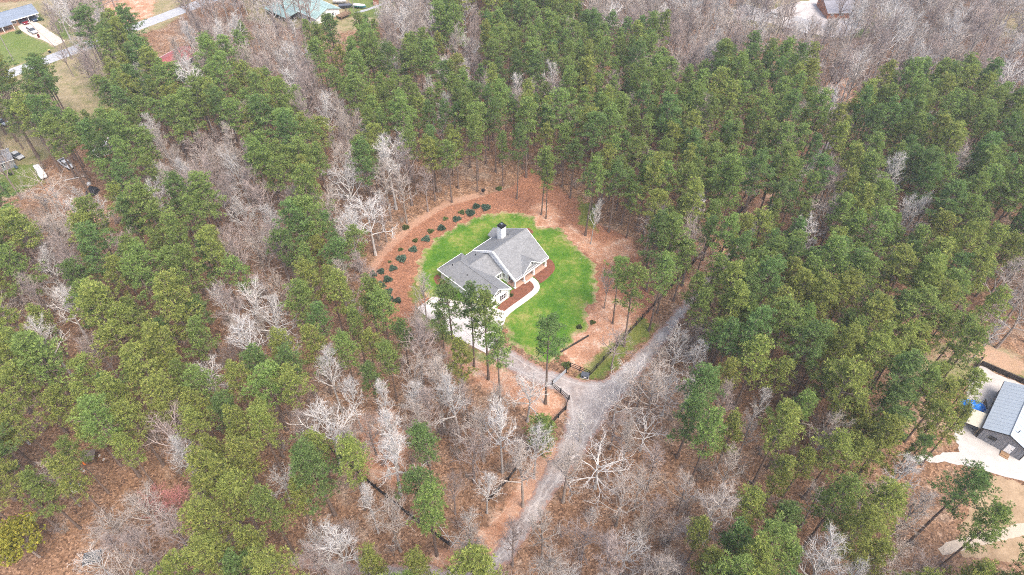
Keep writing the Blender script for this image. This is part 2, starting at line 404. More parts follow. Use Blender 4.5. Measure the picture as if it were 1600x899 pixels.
# ------------------------------------------------------------------ the white house in the clearing
shg = shingle('grey_shingles', (.25, .252, .255))
def build_house():
    r2 = math.sqrt(.5); ox, oy = (70 + -80)*r2, (70 + 80)*r2      # a=70, b=-80
    H = thing('white_house', 'white siding house with grey shingle roofs, chimney and front porch on the green lawn', 'house', (ox, oy), R(45))
    # walls: main block, connector, wing
    mb = MB(); mb.box(5.4, 15.5, -3.2, 7.3, 0, 2.86)
    mb.prism([(5.4,-3.2,2.86),(5.4,7.3,2.86),(5.4,1.2,6.78)], (.2,0,0)); mb.prism([(15.3,-3.2,2.86),(15.3,7.3,2.86),(15.3,1.2,6.78)], (.2,0,0))
    mb.build('wall', white, H)
    mb = MB(); mb.box(-4.15, 2.4, -6.55, 8.55, 0, 2.86)
    mb.prism([(-4.15,-6.55,2.86),(2.4,-6.55,2.86),(-.87,-6.55,5.2)], (0,.2,0)); mb.build('wall', white, H)
    MB().box(2.402, 5.398, -1.35, 7.25, 0, 2.86).build('wall', white, H)
    MB().box(11.5, 14.6, 7.302, 8.9, 0, 2.86).build('wall', white, H)
    # foundation strip and porch
    MB().box(5.2, 15.6, -5.85, -3.202, 0, .16).build('porch_floor', pm('porch_stone', (.58, .36, .26), .12, 2, .8), H)
    MB().box(7.9, 9.6, -6.25, -5.852, 0, .08).build('porch_step', pm('concrete', (.66, .60, .56), .1, .8, .9), H)
    for x in (5.35, 8.3, 11.4, 15.3):
        cbm = MB().box(x-.17, x+.17, -5.72, -5.38, .16, 2.6); cbm.box(x-.24, x+.24, -5.79, -5.31, .162, .42); cbm.box(x-.22, x+.22, -5.77, -5.33, 2.45, 2.64)
        cbm.build('column', trimw, H, .02)
    MB().box(5.2, 15.5, -5.7, -5.4, 2.645, 2.9).build('porch_beam', trimw, H)
    # main roof
    k = (7.0-2.9)/6.7
    front = MB(); slab(front, [(5.33,-5.95,2.72),(15.9,-5.95,2.72),(15.9,1.2,7.1),(5.33,1.2,7.1)])
    slab(front, [(5.33,1.2,7.1),(15.9,1.2,7.1),(15.9,7.95,2.95),(5.33,7.95,2.95)])
    ro = front.build('roof', shg, H)
    MB().tube([(5.33,1.2,7.13),(15.9,1.2,7.13)], .09, 6).build('ridge_cap', shg, ro)
    for x, xw in ((4.98, .34), (15.9, .1)):
        rk = MB(); slab(rk, [(x,-5.97,2.70),(x+xw,-5.97,2.70),(x+xw,1.2,7.085),(x,1.2,7.085)], .6 if x < 6 else .3); rk.build('rake_board', trimw, ro)
        rk = MB(); slab(rk, [(x,1.2,7.085),(x+xw,1.2,7.085),(x+xw,7.97,2.93),(x,7.97,2.93)], .6 if x < 6 else .3); rk.build('rake_board', trimw, ro)
    MB().box(5.3, 15.9, -6.07, -5.955, 2.5, 2.73).build('gutter', trimw, ro); MB().box(5.3, 15.9, 7.955, 8.07, 2.72, 2.96).build('gutter', trimw, ro)
    # front gable over the porch
    gb = MB(); zc = 4.95; xc = 10.5; hw = 2.95
    slab(gb, [(xc-hw,-5.9,2.9),(xc,-5.5,zc),(xc,-2.2,zc),(xc-hw,-5.7,2.9)], .14)
    slab(gb, [(xc,-5.5,zc),(xc+hw,-5.9,2.9),(xc+hw,-5.7,2.9),(xc,-2.2,zc)], .14)
    dm = gb.build('front_gable', shg, H)
    MB().prism([(xc-1.9,-5.3,3.35),(xc+1.9,-5.3,3.35),(xc,-5.3,zc-.2)], (0,.12,0)).build('gable_wall', white, dm)
    rb = MB()
    for s in (-1, 1): rb.prism([(xc,-5.55,zc+.02),(xc+s*hw,-5.95,2.92),(xc+s*hw,-5.95,2.74),(xc,-5.55,zc-.2)], (0,-.08,0))
    rb.build('rake_board', trimw, dm)
    window(H, (xc, -5.32, 3.95), (0,-1), .8, .85, True, True)
    # connector roof
    cr = MB(); slab(cr, [(1.2,-1.8,2.92),(5.35,-1.8,2.92),(5.35,3.0,5.15),(-.6,3.0,5.15)], .15); slab(cr, [(-.6,3.0,5.15),(5.35,3.0,5.15),(5.35,7.8,2.92),(1.4,7.8,2.92)], .15)
    co = cr.build('roof', shg, H); MB().tube([(0,3.0,5.17),(5.3,3.0,5.17)], .08, 6).build('ridge_cap', shg, co)
    MB().box(2.85, 5.0, 7.8, 7.9, 2.7, 2.93).build('gutter', trimw, co); MB().box(2.85, 5.0, -1.9, -1.8, 2.7, 2.93).build('gutter', trimw, co)
    # wing roof: gable to the front, hip to the rear
    wr = MB(); rz = 5.5; e = 2.9
    slab(wr, [(-4.6,-6.95,e),(-.9,-6.95,rz),(-.9,5.2,rz),(-4.6,9.0,e)]); slab(wr, [(-.9,-6.95,rz),(2.8,-6.95,e),(2.8,9.0,e),(-.9,5.2,rz)])
    slab(wr, [(-4.6,9.0,e),(-.9,5.2,rz),(2.8,9.0,e)]); wo = wr.build('roof', shg, H)
    rc = MB().tube([(-.9,-6.95,rz+.03),(-.9,5.2,rz+.03)], .09, 6); rc.tube([(-.9,5.2,rz+.03),(-4.6,9.0,e+.03)], .07, 6); rc.tube([(-.9,5.2,rz+.03),(2.8,9.0,e+.03)], .07, 6)
    rc.build('ridge_cap', shg, wo)
    rk = MB()
    for s in (-1, 1): rk.prism([(-.9,-6.96,rz-.01),(-.9+s*3.7,-6.96,e-.01),(-.9+s*3.7,-6.96,e-.27),(-.9,-6.96,rz-.27)], (0,-.08,0))
    rk.build('rake_board', trimw, wo)
    MB().box(-4.72, -4.605, -6.95, 9.1, 2.68, 2.91).build('gutter', trimw, wo); MB().box(2.805, 2.92, -6.95, -1.82, 2.68, 2.91).build('gutter', trimw, wo); MB().box(-4.6, 2.8, 9.005, 9.1, 2.68, 2.91).build('gutter', trimw, wo)
    # rear bump-out roof
    br = MB(); slab(br, [(11.2,9.35,2.95),(13.05,9.35,4.1),(13.05,5.9,4.1),(11.2,7.6,2.95)], .14); slab(br, [(13.05,9.35,4.1),(14.9,9.35,2.95),(14.9,7.6,2.95),(13.05,5.9,4.1)], .14)
    bo = br.build('roof', shg, H); MB().prism([(11.4,9.2,2.9),(14.7,9.2,2.9),(13.05,9.2,3.95)], (0,-.1,0)).build('gable_wall', white, bo)
    # chimney
    ch = MB().box(10.75, 12.2, 4.1, 5.5, 3.6, 8.35).build('chimney', white, H)
    cc = MB().box(10.65, 12.3, 4.0, 5.6, 8.352, 8.5); cc.prism([(10.8,4.15,8.5),(12.15,4.15,8.5),(12.15,5.45,8.5),(10.8,5.45,8.5)], (0,0,.28)); cc.build('chimney_cap', blackm, ch)
    MB().box(11.25, 11.7, 4.6, 5.0, 8.782, 9.0).build('flue', pm('galvanised', (.5, .52, .54), .1, 4, .35, .8), ch)
    # vents on the roof
    for (x, y, z) in ((-2.3, 1.5, 4.56), (-2.4, 6.2, 4.5), (3.7, 5.3, 4.14), (12.9, 4.2, 5.3)):
        MB().tube([(x,y,z-.1),(x,y,z+.35)], .09, 8).build('vent_pipe', blackm, H)
    # windows and doors
    window(H, (-4.16, 6.3, 1.75), (-1,0), .95, 1.2, False, True)
    window(H, (-.87, -6.56, 3.95), (0,-1), .8, .95, True, True); window(H, (.75, -6.56, 1.6), (0,-1), 1.0, 1.4, True, True); window(H, (-2.45, -6.56, 1.6), (0,-1), 1.0, 1.4, True, True)
    window(H, (4.1, -1.36, 1.7), (0,-1), .9, 1.3, True, True); window(H, (5.39, -2.2, 1.7), (-1,0), .7, 1.2, False, True)
    window(H, (6.9, -3.21, 1.55), (0,-1), 1.3, 1.6, True, True); window(H, (12.9, -3.21, 1.55), (0,-1), 1.3, 1.6, True, True); window(H, (15.51, 2.5, 1.7), (1,0), 1.0, 1.4, False, True)
    for y in (1.4, 4.4): window(H, (7+y, 7.31, 1.6), (0,1), 1.0, 1.4)
    d = MB().box(9.1, 10.1, -3.26, -3.202, .16, 2.3).build('door', blackm, H); MB().box(9.95, 10.02, -3.32, -3.262, 1.1, 1.25).build('handle', pm('brass', (.5, .4, .2), .1, 5, .3, 1), d)
    for y in (-4.6, -.9, 2.8):
        gd = MB().box(-4.21, -4.152, y, y+2.7, .02, 2.2).build('garage_door', trimw, H)
        for z in (.55, 1.1, 1.65): MB().box(-4.225, -4.212, y+.02, y+2.68, z-.012, z+.012).build('panel_line', pm('seam_grey', (.45, .45, .45)), gd)
    for x in (2.55, 15.35): MB().tube([(x,-6.75 if x < 3 else -5.85,2.7),(x,-6.6 if x < 3 else -5.85,.1)], .04, 6).build('downpipe', trimw, H)
    # porch bench and a rocking chair frame on the porch
    P = thing('porch_bench', 'dark slatted bench standing on the front porch of the white house', 'bench', (ox + (6.9*r2 - -3.75*r2), oy + (6.9*r2 + -3.75*r2), .16), R(45))
    MB().box(-.6,.6,-.22,.22,.40,.45).build('seat', blackm, P); MB().box(-.6,.6,.2,.25,.452,.9).build('backrest', blackm, P)
    for x in (-.55, .55):
        for y in (-.18, .18): MB().box(x-.03,x+.03,y-.03,y+.03,0,.398).build('leg', blackm, P)
build_house()

# driveway slabs beside the house, walkway, mulch beds
conc = pm('drive_concrete', (.68, .62, .58), .09, .5, .9, fine=4, objrand=.05)
def clip(poly, x0, x1, y0, y1):
    def cut(p, f, ix):
        o = []
        for i in range(len(p)):
            a, b = p[i-1], p[i]; fa, fb = f(a), f(b)
            if (fa >= 0) != (fb >= 0):
                s = fa/(fa-fb); o.append((a[0]+(b[0]-a[0])*s, a[1]+(b[1]-a[1])*s))
            if fb >= 0: o.append(b)
        return o
    for f in (lambda q: q[0]-x0, lambda q: x1-q[0], lambda q: q[1]-y0, lambda q: y1-q[1]):
        poly = cut(poly, f, 0)
        if len(poly) < 3: return []
    return poly
def slabs(name, poly, ang, size, z, mat, joint=.05):
    """concrete slabs laid in a polygon, each a child of the paved area"""
    ca, sa = math.cos(ang), math.sin(ang); loc = [(x*ca+y*sa, -x*sa+y*ca) for x, y in poly]
    base = sheet(name, poly, z-.035, pm('joint_soil', (.30, .22, .17), .2, 2), 0, 0, 2, 5)
    x0, y0 = min(p[0] for p in loc), min(p[1] for p in loc); x = x0
    while x < max(p[0] for p in loc):
        y = y0
        while y < max(p[1] for p in loc):
            q = clip(loc, x+joint/2, x+size-joint/2, y+joint/2, y+size-joint/2)
            if len(q) >= 3:
                ar = abs(sum(q[i-1][0]*q[i][1]-q[i][0]*q[i-1][1] for i in range(len(q))))/2
                if ar > .4: MB().prism([(a*ca-b_*sa, a*sa+b_*ca, z) for a, b_ in q], (0,0,-.03)).build('slab', mat, base)
            y += size
        x += size
    return base
slabs('concrete_driveway', WP['pad'], R(45), 3.2, .055, conc)
def Z2(x, y): return G(660+x/5.618, 340+y/5.618)
walk = [Z2(*q) for q in [(715,872),(745,832),(800,790),(900,720),(975,662),(1002,632),(1006,602),(990,570),(962,545),(930,528)]]
slabw = struct(sheet('walkway', strip_poly(walk, 1.35), .03, pm('walk_concrete', (.70, .63, .59), .08, .8, .9), 2, 0, .4, .8))
mulch = pm('mulch', (.225, .088, .052), .35, 1.2, .95, fine=6)
sheet('mulch_bed', [Z2(*q) for q in [(648,790),(700,748),(762,703),(766,650),(800,632),(890,570),(925,553),(958,560),(978,585),(982,612),(955,650),(880,708),(790,772),(735,822),(690,838)]], .022, mulch, 1, .15, .4, .8)
sheet('mulch_bed', [Z2(*q) for q in [(968,512),(1010,475),(1065,440),(1085,370),(1095,352),(1140,375),(1168,425),(1158,475),(1100,535),(1030,588),(1018,560)]], .022, mulch, 1, .15, .4, .8)
sheet('mulch_bed', [Z2(*q) for q in [(98,525),(130,500),(165,520),(235,590),(190,605),(130,598),(105,565)]], .022, mulch, 1, .15, .4, .8)
sheet('mulch_bed', [Z2(*q) for q in [(912,98),(935,88),(975,120),(970,145),(945,135)]], .022, mulch, 1, .1, .4, .8)

# ------------------------------------------------------------------ grey metal barn
roofm = pm('barn_roof', (.44, .50, .56), .03, .3, .45, .1)
barnw = pm('barn_wall', (.27, .275, .30), .08, .8, .6)
def build_barn():
    ang = math.atan2(-4.85, 5.46); Bn = thing('metal_barn', 'grey metal barn with pale blue ribbed roof beside the white gravel yard', 'barn', (85.75, 67.8), ang)
    W, L, e, rz = 7.3, 13.5, 3.2, 4.75     # local x along the gable, local y towards the rear
    mb = MB().box(.02, W-.02, .02, L, 0, e-.06)
    mb.prism([(.02,.02,e-.06),(W-.02,.02,e-.06),(W/2,.02,rz-.1)], (0,.12,0)); mb.prism([(.02,L-.12,e-.06),(W-.02,L-.12,e-.06),(W/2,L-.12,rz-.1)], (0,.12,0))
    mb.build('wall', barnw, Bn)
    ro = MB(); slab(ro, [(-.25,-.25,e-.12),(W/2,-.25,rz),(W/2,L+.25,rz),(-.25,L+.25,e-.12)], .05); slab(ro, [(W/2,-.25,rz),(W+.25,-.25,e-.12),(W+.25,L+.25,e-.12),(W/2,L+.25,rz)], .05)
    rf = ro.build('roof', roofm, Bn)
    n = 15; d = (L+.5)/n
    for k in range(n):
        y0 = -.25+k*d
        for s in (-1, 1):
            xe = -.25 if s < 0 else W+.25
            pn = MB(); pn.prism([(xe,y0+.01,e-.105),(W/2,y0+.01,rz+.015),(W/2,y0+d-.01,rz+.015),(xe,y0+d-.01,e-.105)], (0,0,.012))
            pn.prism([(xe,y0+.01,e-.09),(W/2,y0+.01,rz+.03),(W/2,y0+.05,rz+.03),(xe,y0+.05,e-.09)], (0,0,.015)); pn.build('roof_panel', roofm, rf)
    MB().tube([(W/2,-.27,rz+.05),(W/2,L+.27,rz+.05)], .12, 6).build('ridge_cap', pm('ridge_metal', (.55, .60, .65), .05, 1, .4, .3), rf)
    tr = MB()
    for s in (-1, 1):
        xe = -.27 if s < 0 else W+.27
        tr.prism([(xe,-.27,e-.08),(W/2,-.27,rz+.0),(W/2,-.27,rz-.16),(xe,-.27,e-.26)], (0,-.05,0))
    tr.box(-.33, -.252, -.3, L+.25, e-.3, e-.1); tr.box(W+.252, W+.33, -.3, L+.25, e-.3, e-.1); tr.build('trim', blackm, Bn)
    MB().box(-.04, .1, -.04, .018, 0, e-.1).build('corner_trim', blackm, Bn); MB().box(W-.1, W+.04, -.04, .018, 0, e-.1).build('corner_trim', blackm, Bn)
    for k in range(1, 12): MB().box(W*k/12-.012, W*k/12+.012, -.012, .018, .05, 3.0).build('wall_rib', barnw, Bn)
    for k in range(1, 18): MB().box(-.012, .018, L*k/18-.012, L*k/18+.012, .05, 3.0).build('wall_rib', barnw, Bn)
    window(Bn, (2.05, .01, 1.75), (0,-1), 1.0, .7, False, True, blackm)
    dr = MB().box(4.45, 5.55, -.03, .016, .3, 2.45).build('door', trimw, Bn); MB().box(5.4, 5.46, -.09, -.032, 1.3, 1.42).build('handle', blackm, dr)
    stp = MB().box(4.3, 5.7, -.9, -.032, 0, .26); stp.box(4.3, 5.7, -1.25, -.902, 0, .13); stp.build('doorstep', pm('step_wood', (.36, .22, .12), .2, 2), Bn)
    MB().tube([(4.6,1.6,rz-.2),(4.6,1.6,rz+.35)], .08, 8).build('vent_pipe', blackm, Bn)
    # lean-to roof on the side
    ax = (math.cos(ang), math.sin(ang)); ay = (-ax[1], ax[0])
    def bw(x, y): return (85.75+ax[0]*x+ay[0]*y, 67.8+ax[1]*x+ay[1]*y)
    S = thing('lean_to_shelter', 'cream sheet-roofed lean-to shelter on posts against the grey metal barn', 'shelter', bw(-1.3, 2.2), ang)
    sr = MB(); slab(sr, [(-1.3,-2.1,2.0),(.95,-2.1,2.5),(.95,2.0,2.5),(-1.3,2.0,2.0)], .06); sr.build('roof', pm('cream_sheet', (.66, .60, .48), .08, 1, .6), S)
    for x, y, h in ((-1.2,-2,1.95),(-1.2,1.9,1.95),(.85,-2,2.4),(.85,1.9,2.4)): MB().box(x-.05,x+.05,y-.05,y+.05,0,h).build('post', pm('post_wood', (.28,.2,.13)), S)
    # blue tarpaulin heap
    rs = random.Random(4); g = 12; V = []; F = []
    for i in range(g+1):
        for j in range(g+1):
            u, v = i/g-.5, j/g-.5; r = max(abs(u), abs(v))*2
            z = .02 + 1.05*max(0, 1-r**1.7) + (rs.uniform(-.14,.14) if r < .98 else 0) + .15*math.sin(9*u+4*v)*(1-r)
            V.append((u*4.0*(1+.15*math.sin(7*v)), v*3.2*(1+.2*math.sin(5*u+1)), max(.02, z)))
    for i in range(g):
        for j in range(g): F.append((i*(g+1)+j, (i+1)*(g+1)+j, (i+1)*(g+1)+j+1, i*(g+1)+j+1))
    me = np_mesh('blue_tarpaulin', V, F); o = link('blue_tarpaulin', me, pm('tarp_blue', (.02, .22, .72), .15, 1.5, .4)); o.location = V3(bw(-2.4, 6.6)); o.rotation_euler = (0,0,ang+.3)
    so_ = o.modifiers.new('thick', 'SOLIDIFY'); so_.thickness = .02
    tag(o, 'bright blue tarpaulin heaped over a pile beside the grey metal barn', 'tarpaulin')
    # pipes and scrap by the barn wall
    for k, (x, y, a, l, nm) in enumerate(((-1.1,8.6,.5,2.6,'rusty brown'),(-.8,9.0,.75,2.2,'dark steel'),(-1.4,9.3,.3,1.9,'pale galvanised'))):
        T = bw(x, y); mt = pm('scrap_'+nm.split()[0], ((.16,.09,.05),(.05,.05,.055),(.5,.5,.5))[k], .3, 2, .6)
        o = MB().tube([(-l/2,0,.12),(l/2,0,.12)], .11, 8).build('drain_pipe', mt); o.location = V3(T, .0); o.rotation_euler = (0,0,ang+1.2+a)
        tag(o, nm + ' pipe lying by the rear of the grey metal barn', 'pipe')
    # timber retaining walls
    def sleeper_wall(a, b, label, h=1.0):
        a, b = G(*a), G(*b); l = math.dist(a, b); an = math.atan2(b[1]-a[1], b[0]-a[0])
        T = thing('timber_wall', label, 'retaining wall', a, an); tm = pm('dark_timber', (.055, .042, .035), .35, 1.5, .9, objrand=.3)
        n = max(1, round(l/2.4)); bl = l/n
        for r_ in range(4):
            for k in range(n):
                o = MB().box(k*bl+.015, (k+1)*bl-.015, -.12-.02*(r_ % 2), .12, r_*h/4+.008, (r_+1)*h/4-.008).build('sleeper', tm, T)
        for k in range(n+1): MB().box(k*bl-.07, k*bl+.07, -.3, -.145, 0, h+.12).build('post', tm, T)
    sleeper_wall((1531,570), (1640,617), 'long dark timber retaining wall bordering the white gravel yard', 1.2)
    sleeper_wall((1521,585), (1531,563), 'short dark timber wall stub at the corner of the white gravel yard', 1.1)
build_barn()

# ------------------------------------------------------------------ neighbouring houses at the far edge of the wood
def gable_house(name, label, cat, loc, rz, W, D, e, rise, wallm, roofm_, ov=.45, windows=(), doors=(), chim=None):
    """ridge along local x; front wall faces local -y"""
    Hh = thing(name, label, cat, loc, rz)
    mb = MB().box(0, W, 0, D, 0, e-.02)
    for x in (0, W-.15): mb.prism([(x,0,e-.02),(x,D,e-.02),(x,D/2,e+rise-.12)], (.15,0,0))
    mb.build('wall', wallm, Hh); k = rise/(D/2)
    ro = MB(); slab(ro, [(-ov,-ov,e-ov*k+.05),(W+ov,-ov,e-ov*k+.05),(W+ov,D/2,e+rise+.05),(-ov,D/2,e+rise+.05)], .14); slab(ro, [(-ov,D/2,e+rise+.05),(W+ov,D/2,e+rise+.05),(W+ov,D+ov,e-ov*k+.05),(-ov,D+ov,e-ov*k+.05)], .14)
    rf = ro.build('roof', roofm_, Hh); MB().tube([(-ov,D/2,e+rise+.08),(W+ov,D/2,e+rise+.08)], .1, 6).build('ridge_cap', roofm_, rf)
    MB().box(-ov, W+ov, -ov-.1, -ov-.005, e-ov*k-.14, e-ov*k+.04).build('gutter', trimw, rf); MB().box(-ov, W+ov, D+ov+.005, D+ov+.1, e-ov*k-.14, e-ov*k+.04).build('gutter', trimw, rf)
    for (c_, n_, w_, h_) in windows: window(Hh, c_, n_, w_, h_)
    for (x0, w_, y_, f) in doors:
        d = MB().box(x0, x0+w_, y_-.05, y_-.002, .1, 2.15).build('door', f, Hh); MB().box(x0+w_-.16, x0+w_-.08, y_-.1, y_-.052, 1.0, 1.12).build('handle', blackm, d)
    if chim:
        c = MB().box(chim[0]-.45, chim[0]+.45, chim[1]-.35, chim[1]+.35, e, e+rise+.9).build('chimney', chim[2], Hh); MB().box(chim[0]-.55, chim[0]+.55, chim[1]-.45, chim[1]+.45, e+rise+.902, e+rise+1.05).build('chimney_cap', chim[2], c)
    return Hh, rf
def brickmat(name, col, mortar=(.45, .38, .32)):
    m, t, b = newmat(name); p = lpos(t); br = nd(t, 'ShaderNodeTexBrick'); t.links.new(p, br.inputs['Vector'])
    sp = nd(t, 'ShaderNodeSeparateXYZ'); t.links.new(p, sp.inputs[0]); cb = nd(t, 'ShaderNodeCombineXYZ')
    t.links.new(mth(t, 'ADD', sp.outputs[0], sp.outputs[1]), cb.inputs[0]); t.links.new(sp.outputs[2], cb.inputs[1]); t.links.new(cb.outputs[0], br.inputs['Vector'])
    br.inputs['Scale'].default_value = 4; br.inputs['Mortar Size'].default_value = .012
    br.inputs['Color1'].default_value = (*col, 1); br.inputs['Color2'].default_value = (*(c*.78 for c in col), 1); br.inputs['Mortar'].default_value = (*mortar, 1)
    t.links.new(br.outputs['Color'], b.inputs['Base Color']); b.inputs['Roughness'].default_value = .9; return m
brick_o = brickmat('orange_brick', (.40, .145, .065)); brick_t = brickmat('tan_brick', (.43, .25, .15))
# brick house with carport (top left)
sh_blue = shingle('blue_grey_shingles', (.22, .26, .32)); sh_brown = shingle('brown_grey_shingles', (.27, .265, .27))
def carport_house():
    a = R(44); ux, uy = (math.cos(a), math.sin(a)), (-math.sin(a), math.cos(a))
    org = (-170.4-ux[0]*22-.3*uy[0], 240.4-ux[1]*22+.3*uy[1])
    Hh = thing('carport_house', 'orange brick house with blue-grey roof and open double carport by the street', 'house', org, a)
    # local: x to the carport end (0..22), front at y=0
    mb = MB().box(0, 15.4, .6, 8.2, 0, 2.6); mb.prism([(0,.6,2.6),(0,8.2,2.6),(0,4.4,3.9)], (.15,0,0)); mb.build('wall', brick_t, Hh)
    MB().box(15.402, 22, 8.0, 8.2, 0, 2.6).build('carport_back_wall', brick_t, Hh)
    MB().prism([(21.8,.0,2.62),(21.8,8.4,2.62),(21.8,4.2,4.0)], (.15,0,0)).build('gable_wall', trimw, Hh)
    ro = MB(); slab(ro, [(-.5,-.6,2.5),(22.5,-.6,2.5),(22.5,4.2,4.25),(-.5,4.2,4.25)], .14); slab(ro, [(-.5,4.2,4.25),(22.5,4.2,4.25),(22.5,9.0,2.5),(-.5,9.0,2.5)], .14)
    rf = ro.build('roof', sh_blue, Hh); MB().tube([(-.5,4.2,4.28),(22.5,4.2,4.28)], .1, 6).build('ridge_cap', sh_blue, rf)
    MB().box(-.5, 22.5, -.72, -.605, 2.3, 2.52).build('gutter', trimw, rf); MB().box(15.4, 22.2, -.3, 8.2, 2.22, 2.34).build('carport_ceiling', pm('soffit', (.5,.48,.45)), Hh)
    MB().box(15.5, 22.2, -.2, 0, 2.05, 2.215).build('carport_beam', trimw, Hh)
    for x in (21.9, 18.6): MB().box(x-.08, x+.08, -.2, -.04, 0, 2.04).build('carport_post', trimw, Hh)
    MB().box(15.402, 22.3, -.2, 7.99, 0, .03).build('carport_floor', conc, Hh)
    # front porch of the brick part
    pr = MB(); slab(pr, [(6.0,-3.0,2.25),(13.0,-3.0,2.25),(13.0,-.5,2.62),(6.0,-.5,2.62)], .12); pr.build('porch_roof', sh_blue, Hh)
    for x in (6.2, 9.5, 12.8): MB().box(x-.07, x+.07, -2.9, -2.76, .15, 2.12).build('porch_post', trimw, Hh)
    MB().box(6.0, 13.0, -2.9, .598, 0, .15).build('porch_floor', brick_t, Hh)
    window(Hh, (14.2, .59, 1.5), (0,-1), 1.1, 1.2); window(Hh, (11.3, .59, 1.5), (0,-1), 1.4, 1.2); window(Hh, (8, .59, 1.5), (0,-1), 1.4, 1.2)
    d = MB().box(9.4, 10.3, .54, .598, .15, 2.2).build('door', trimw, Hh); MB().box(10.1, 10.18, .49, .538, 1.1, 1.2).build('handle', blackm, d)
    return lambda x, y: (org[0]+ux[0]*x+uy[0]*y, org[1]+ux[1]*x+uy[1]*y)
cpt = carport_house()
slabs('carport_driveway', WP['housedrive'], R(44), 4.2, .05, pm('tan_concrete', (.66, .56, .47), .08, .4, .9, objrand=.06), .14)
# teal-roofed white house
teal = pm('teal_metal', (.38, .52, .49), .1, .3, .5, .05)
a = R(140); ox, oy = -65.2, 237.0
Ht, rf = gable_house('teal_roof_house', 'white house with teal metal roof and rear deck at the edge of the wood', 'house', (-62.4, 243.2), R(140), 24, 10.4, 3.0, 1.7, white, teal, .5,
    windows=[((4, 10.41, 1.7), (0,1), 1, 1.1), ((9, 10.41, 1.7), (0,1), 1, 1.1), ((16, 10.41, 1.7), (0,1), 1, 1.1), ((-.01, 3.0, 1.9), (-1,0), .8, 1.1), ((-.01, 7.2, 1.9), (-1,0), .8, 1.1), ((-.01, 5.2, .9), (-1,0), .6, .5)])
for k in range(26):
    for s in (0, 1):
        x = -.5+25*k/25; y0, y1 = ((-.5, 5.2) if s == 0 else (5.2, 10.9)); z0, z1 = ((2.9, 4.77) if s == 0 else (4.77, 2.9))
        MB().prism([(x,y0,z0),(x+.05,y0,z0),(x+.05,y1,z1),(x,y1,z1)], (0,0,.05)).build('roof_seam', teal, rf)
pr_ = MB(); slab(pr_, [(9.5,10.6,2.75),(23,10.6,2.75),(23,16.2,2.0),(9.5,16.2,2.0)], .1); pr_.build('porch_roof', teal, Ht)
for x_ in (9.8, 14, 18.4, 22.7): MB().box(x_-.07, x_+.07, 15.9, 16.04, 0, 1.92).build('porch_post', trimw, Ht)
MB().box(11.5, 12.9, 3.4, 4.6, 4.2, 5.6).build('chimney', pm('stone_grey', (.28,.27,.27), .2), Ht)
MB().box(-.06, -.002, .2, 10.2, .02, .55).build('foundation', brick_t, Ht)
dk = pm('deck_wood', (.24, .15, .09), .25, 2, .8)
D_ = MB().box(-3.2, -.1, -2.6, 2.0, 1.0, 1.12).build('deck', dk, Ht)
for x in (-3.1, -.3):
    for y in (-2.5, 1.9): MB().box(x-.07, x+.07, y-.07, y+.07, 0, 2.0).build('deck_post', dk, D_)
for z in (1.5, 1.9): MB().box(-3.16, -3.06, -2.42, 1.82, z-.05, z+.05).build('deck_rail', dk, D_); MB().box(-2.98, -.42, -2.55, -2.45, z-.05, z+.05).build('deck_rail', dk, D_)
# orange brick house (top right) with concrete-roofed garage
sh_g2 = shingle('weathered_shingles', (.30, .29, .315))
Hr, rf = gable_house('brick_house', 'orange brick house with weathered grey roof and white rear door', 'house', (113.6, 241.2), R(1.5), 13.2, 11, 2.5, 1.8, brick_o, sh_g2, .5,
    windows=[((1.6, -.01, 1.6), (0,-1), .8, .9), ((5.2, -.01, 1.6), (0,-1), .8, .9), ((9.0, -.01, 1.7), (0,-1), .7, .6)], doors=[(10.2, 1.1, 0, trimw)])
for x, y in ((5.6, 3.0), (10.4, 2.6)): MB().tube([(x,y,3.2),(x,y,3.75)], .12, 8).build('vent_pipe', blackm, Hr)
MB().box(.3, 12.9, -1.3, -.052, .0, .09).build('rear_slab', conc, Hr)
ga = math.atan2(224.89-230.21, 101.24-94.89)
Gr, _ = gable_house('block_garage', 'low garage with flat pale grey roof and brown walls beside the gravel yard', 'garage', (94.9, 230.4), ga, 8.3, 9.4, 2.4, .35, pm('brown_block', (.30, .19, .13), .15), pm('pale_felt', (.40, .385, .38), .12, .4, .85), .3)
# red-roofed house behind bare trees
red = pm('red_metal', (.42, .13, .125), .16, .4, .6)
Hd, rf = gable_house('red_roof_house', 'cream house with faded red metal roof hidden behind bare trees', 'house', (-108.5, 199.0), R(62), 12.5, 8.5, 2.7, 1.3, pm('cream_wall', (.62,.57,.48), .08), red, .4,
    windows=[((3, -.01, 1.5), (0,-1), 1, 1.1), ((9, -.01, 1.5), (0,-1), 1, 1.1)], doors=[(6, 1, 0, trimw)])
for k in range(17):
    x = -.4+13.3*k/16; MB().prism([(x,-.4,2.66),(x+.05,-.4,2.66),(x+.05,4.25,4.06),(x,4.25,4.06)], (0,0,.05)).build('roof_seam', red, rf)
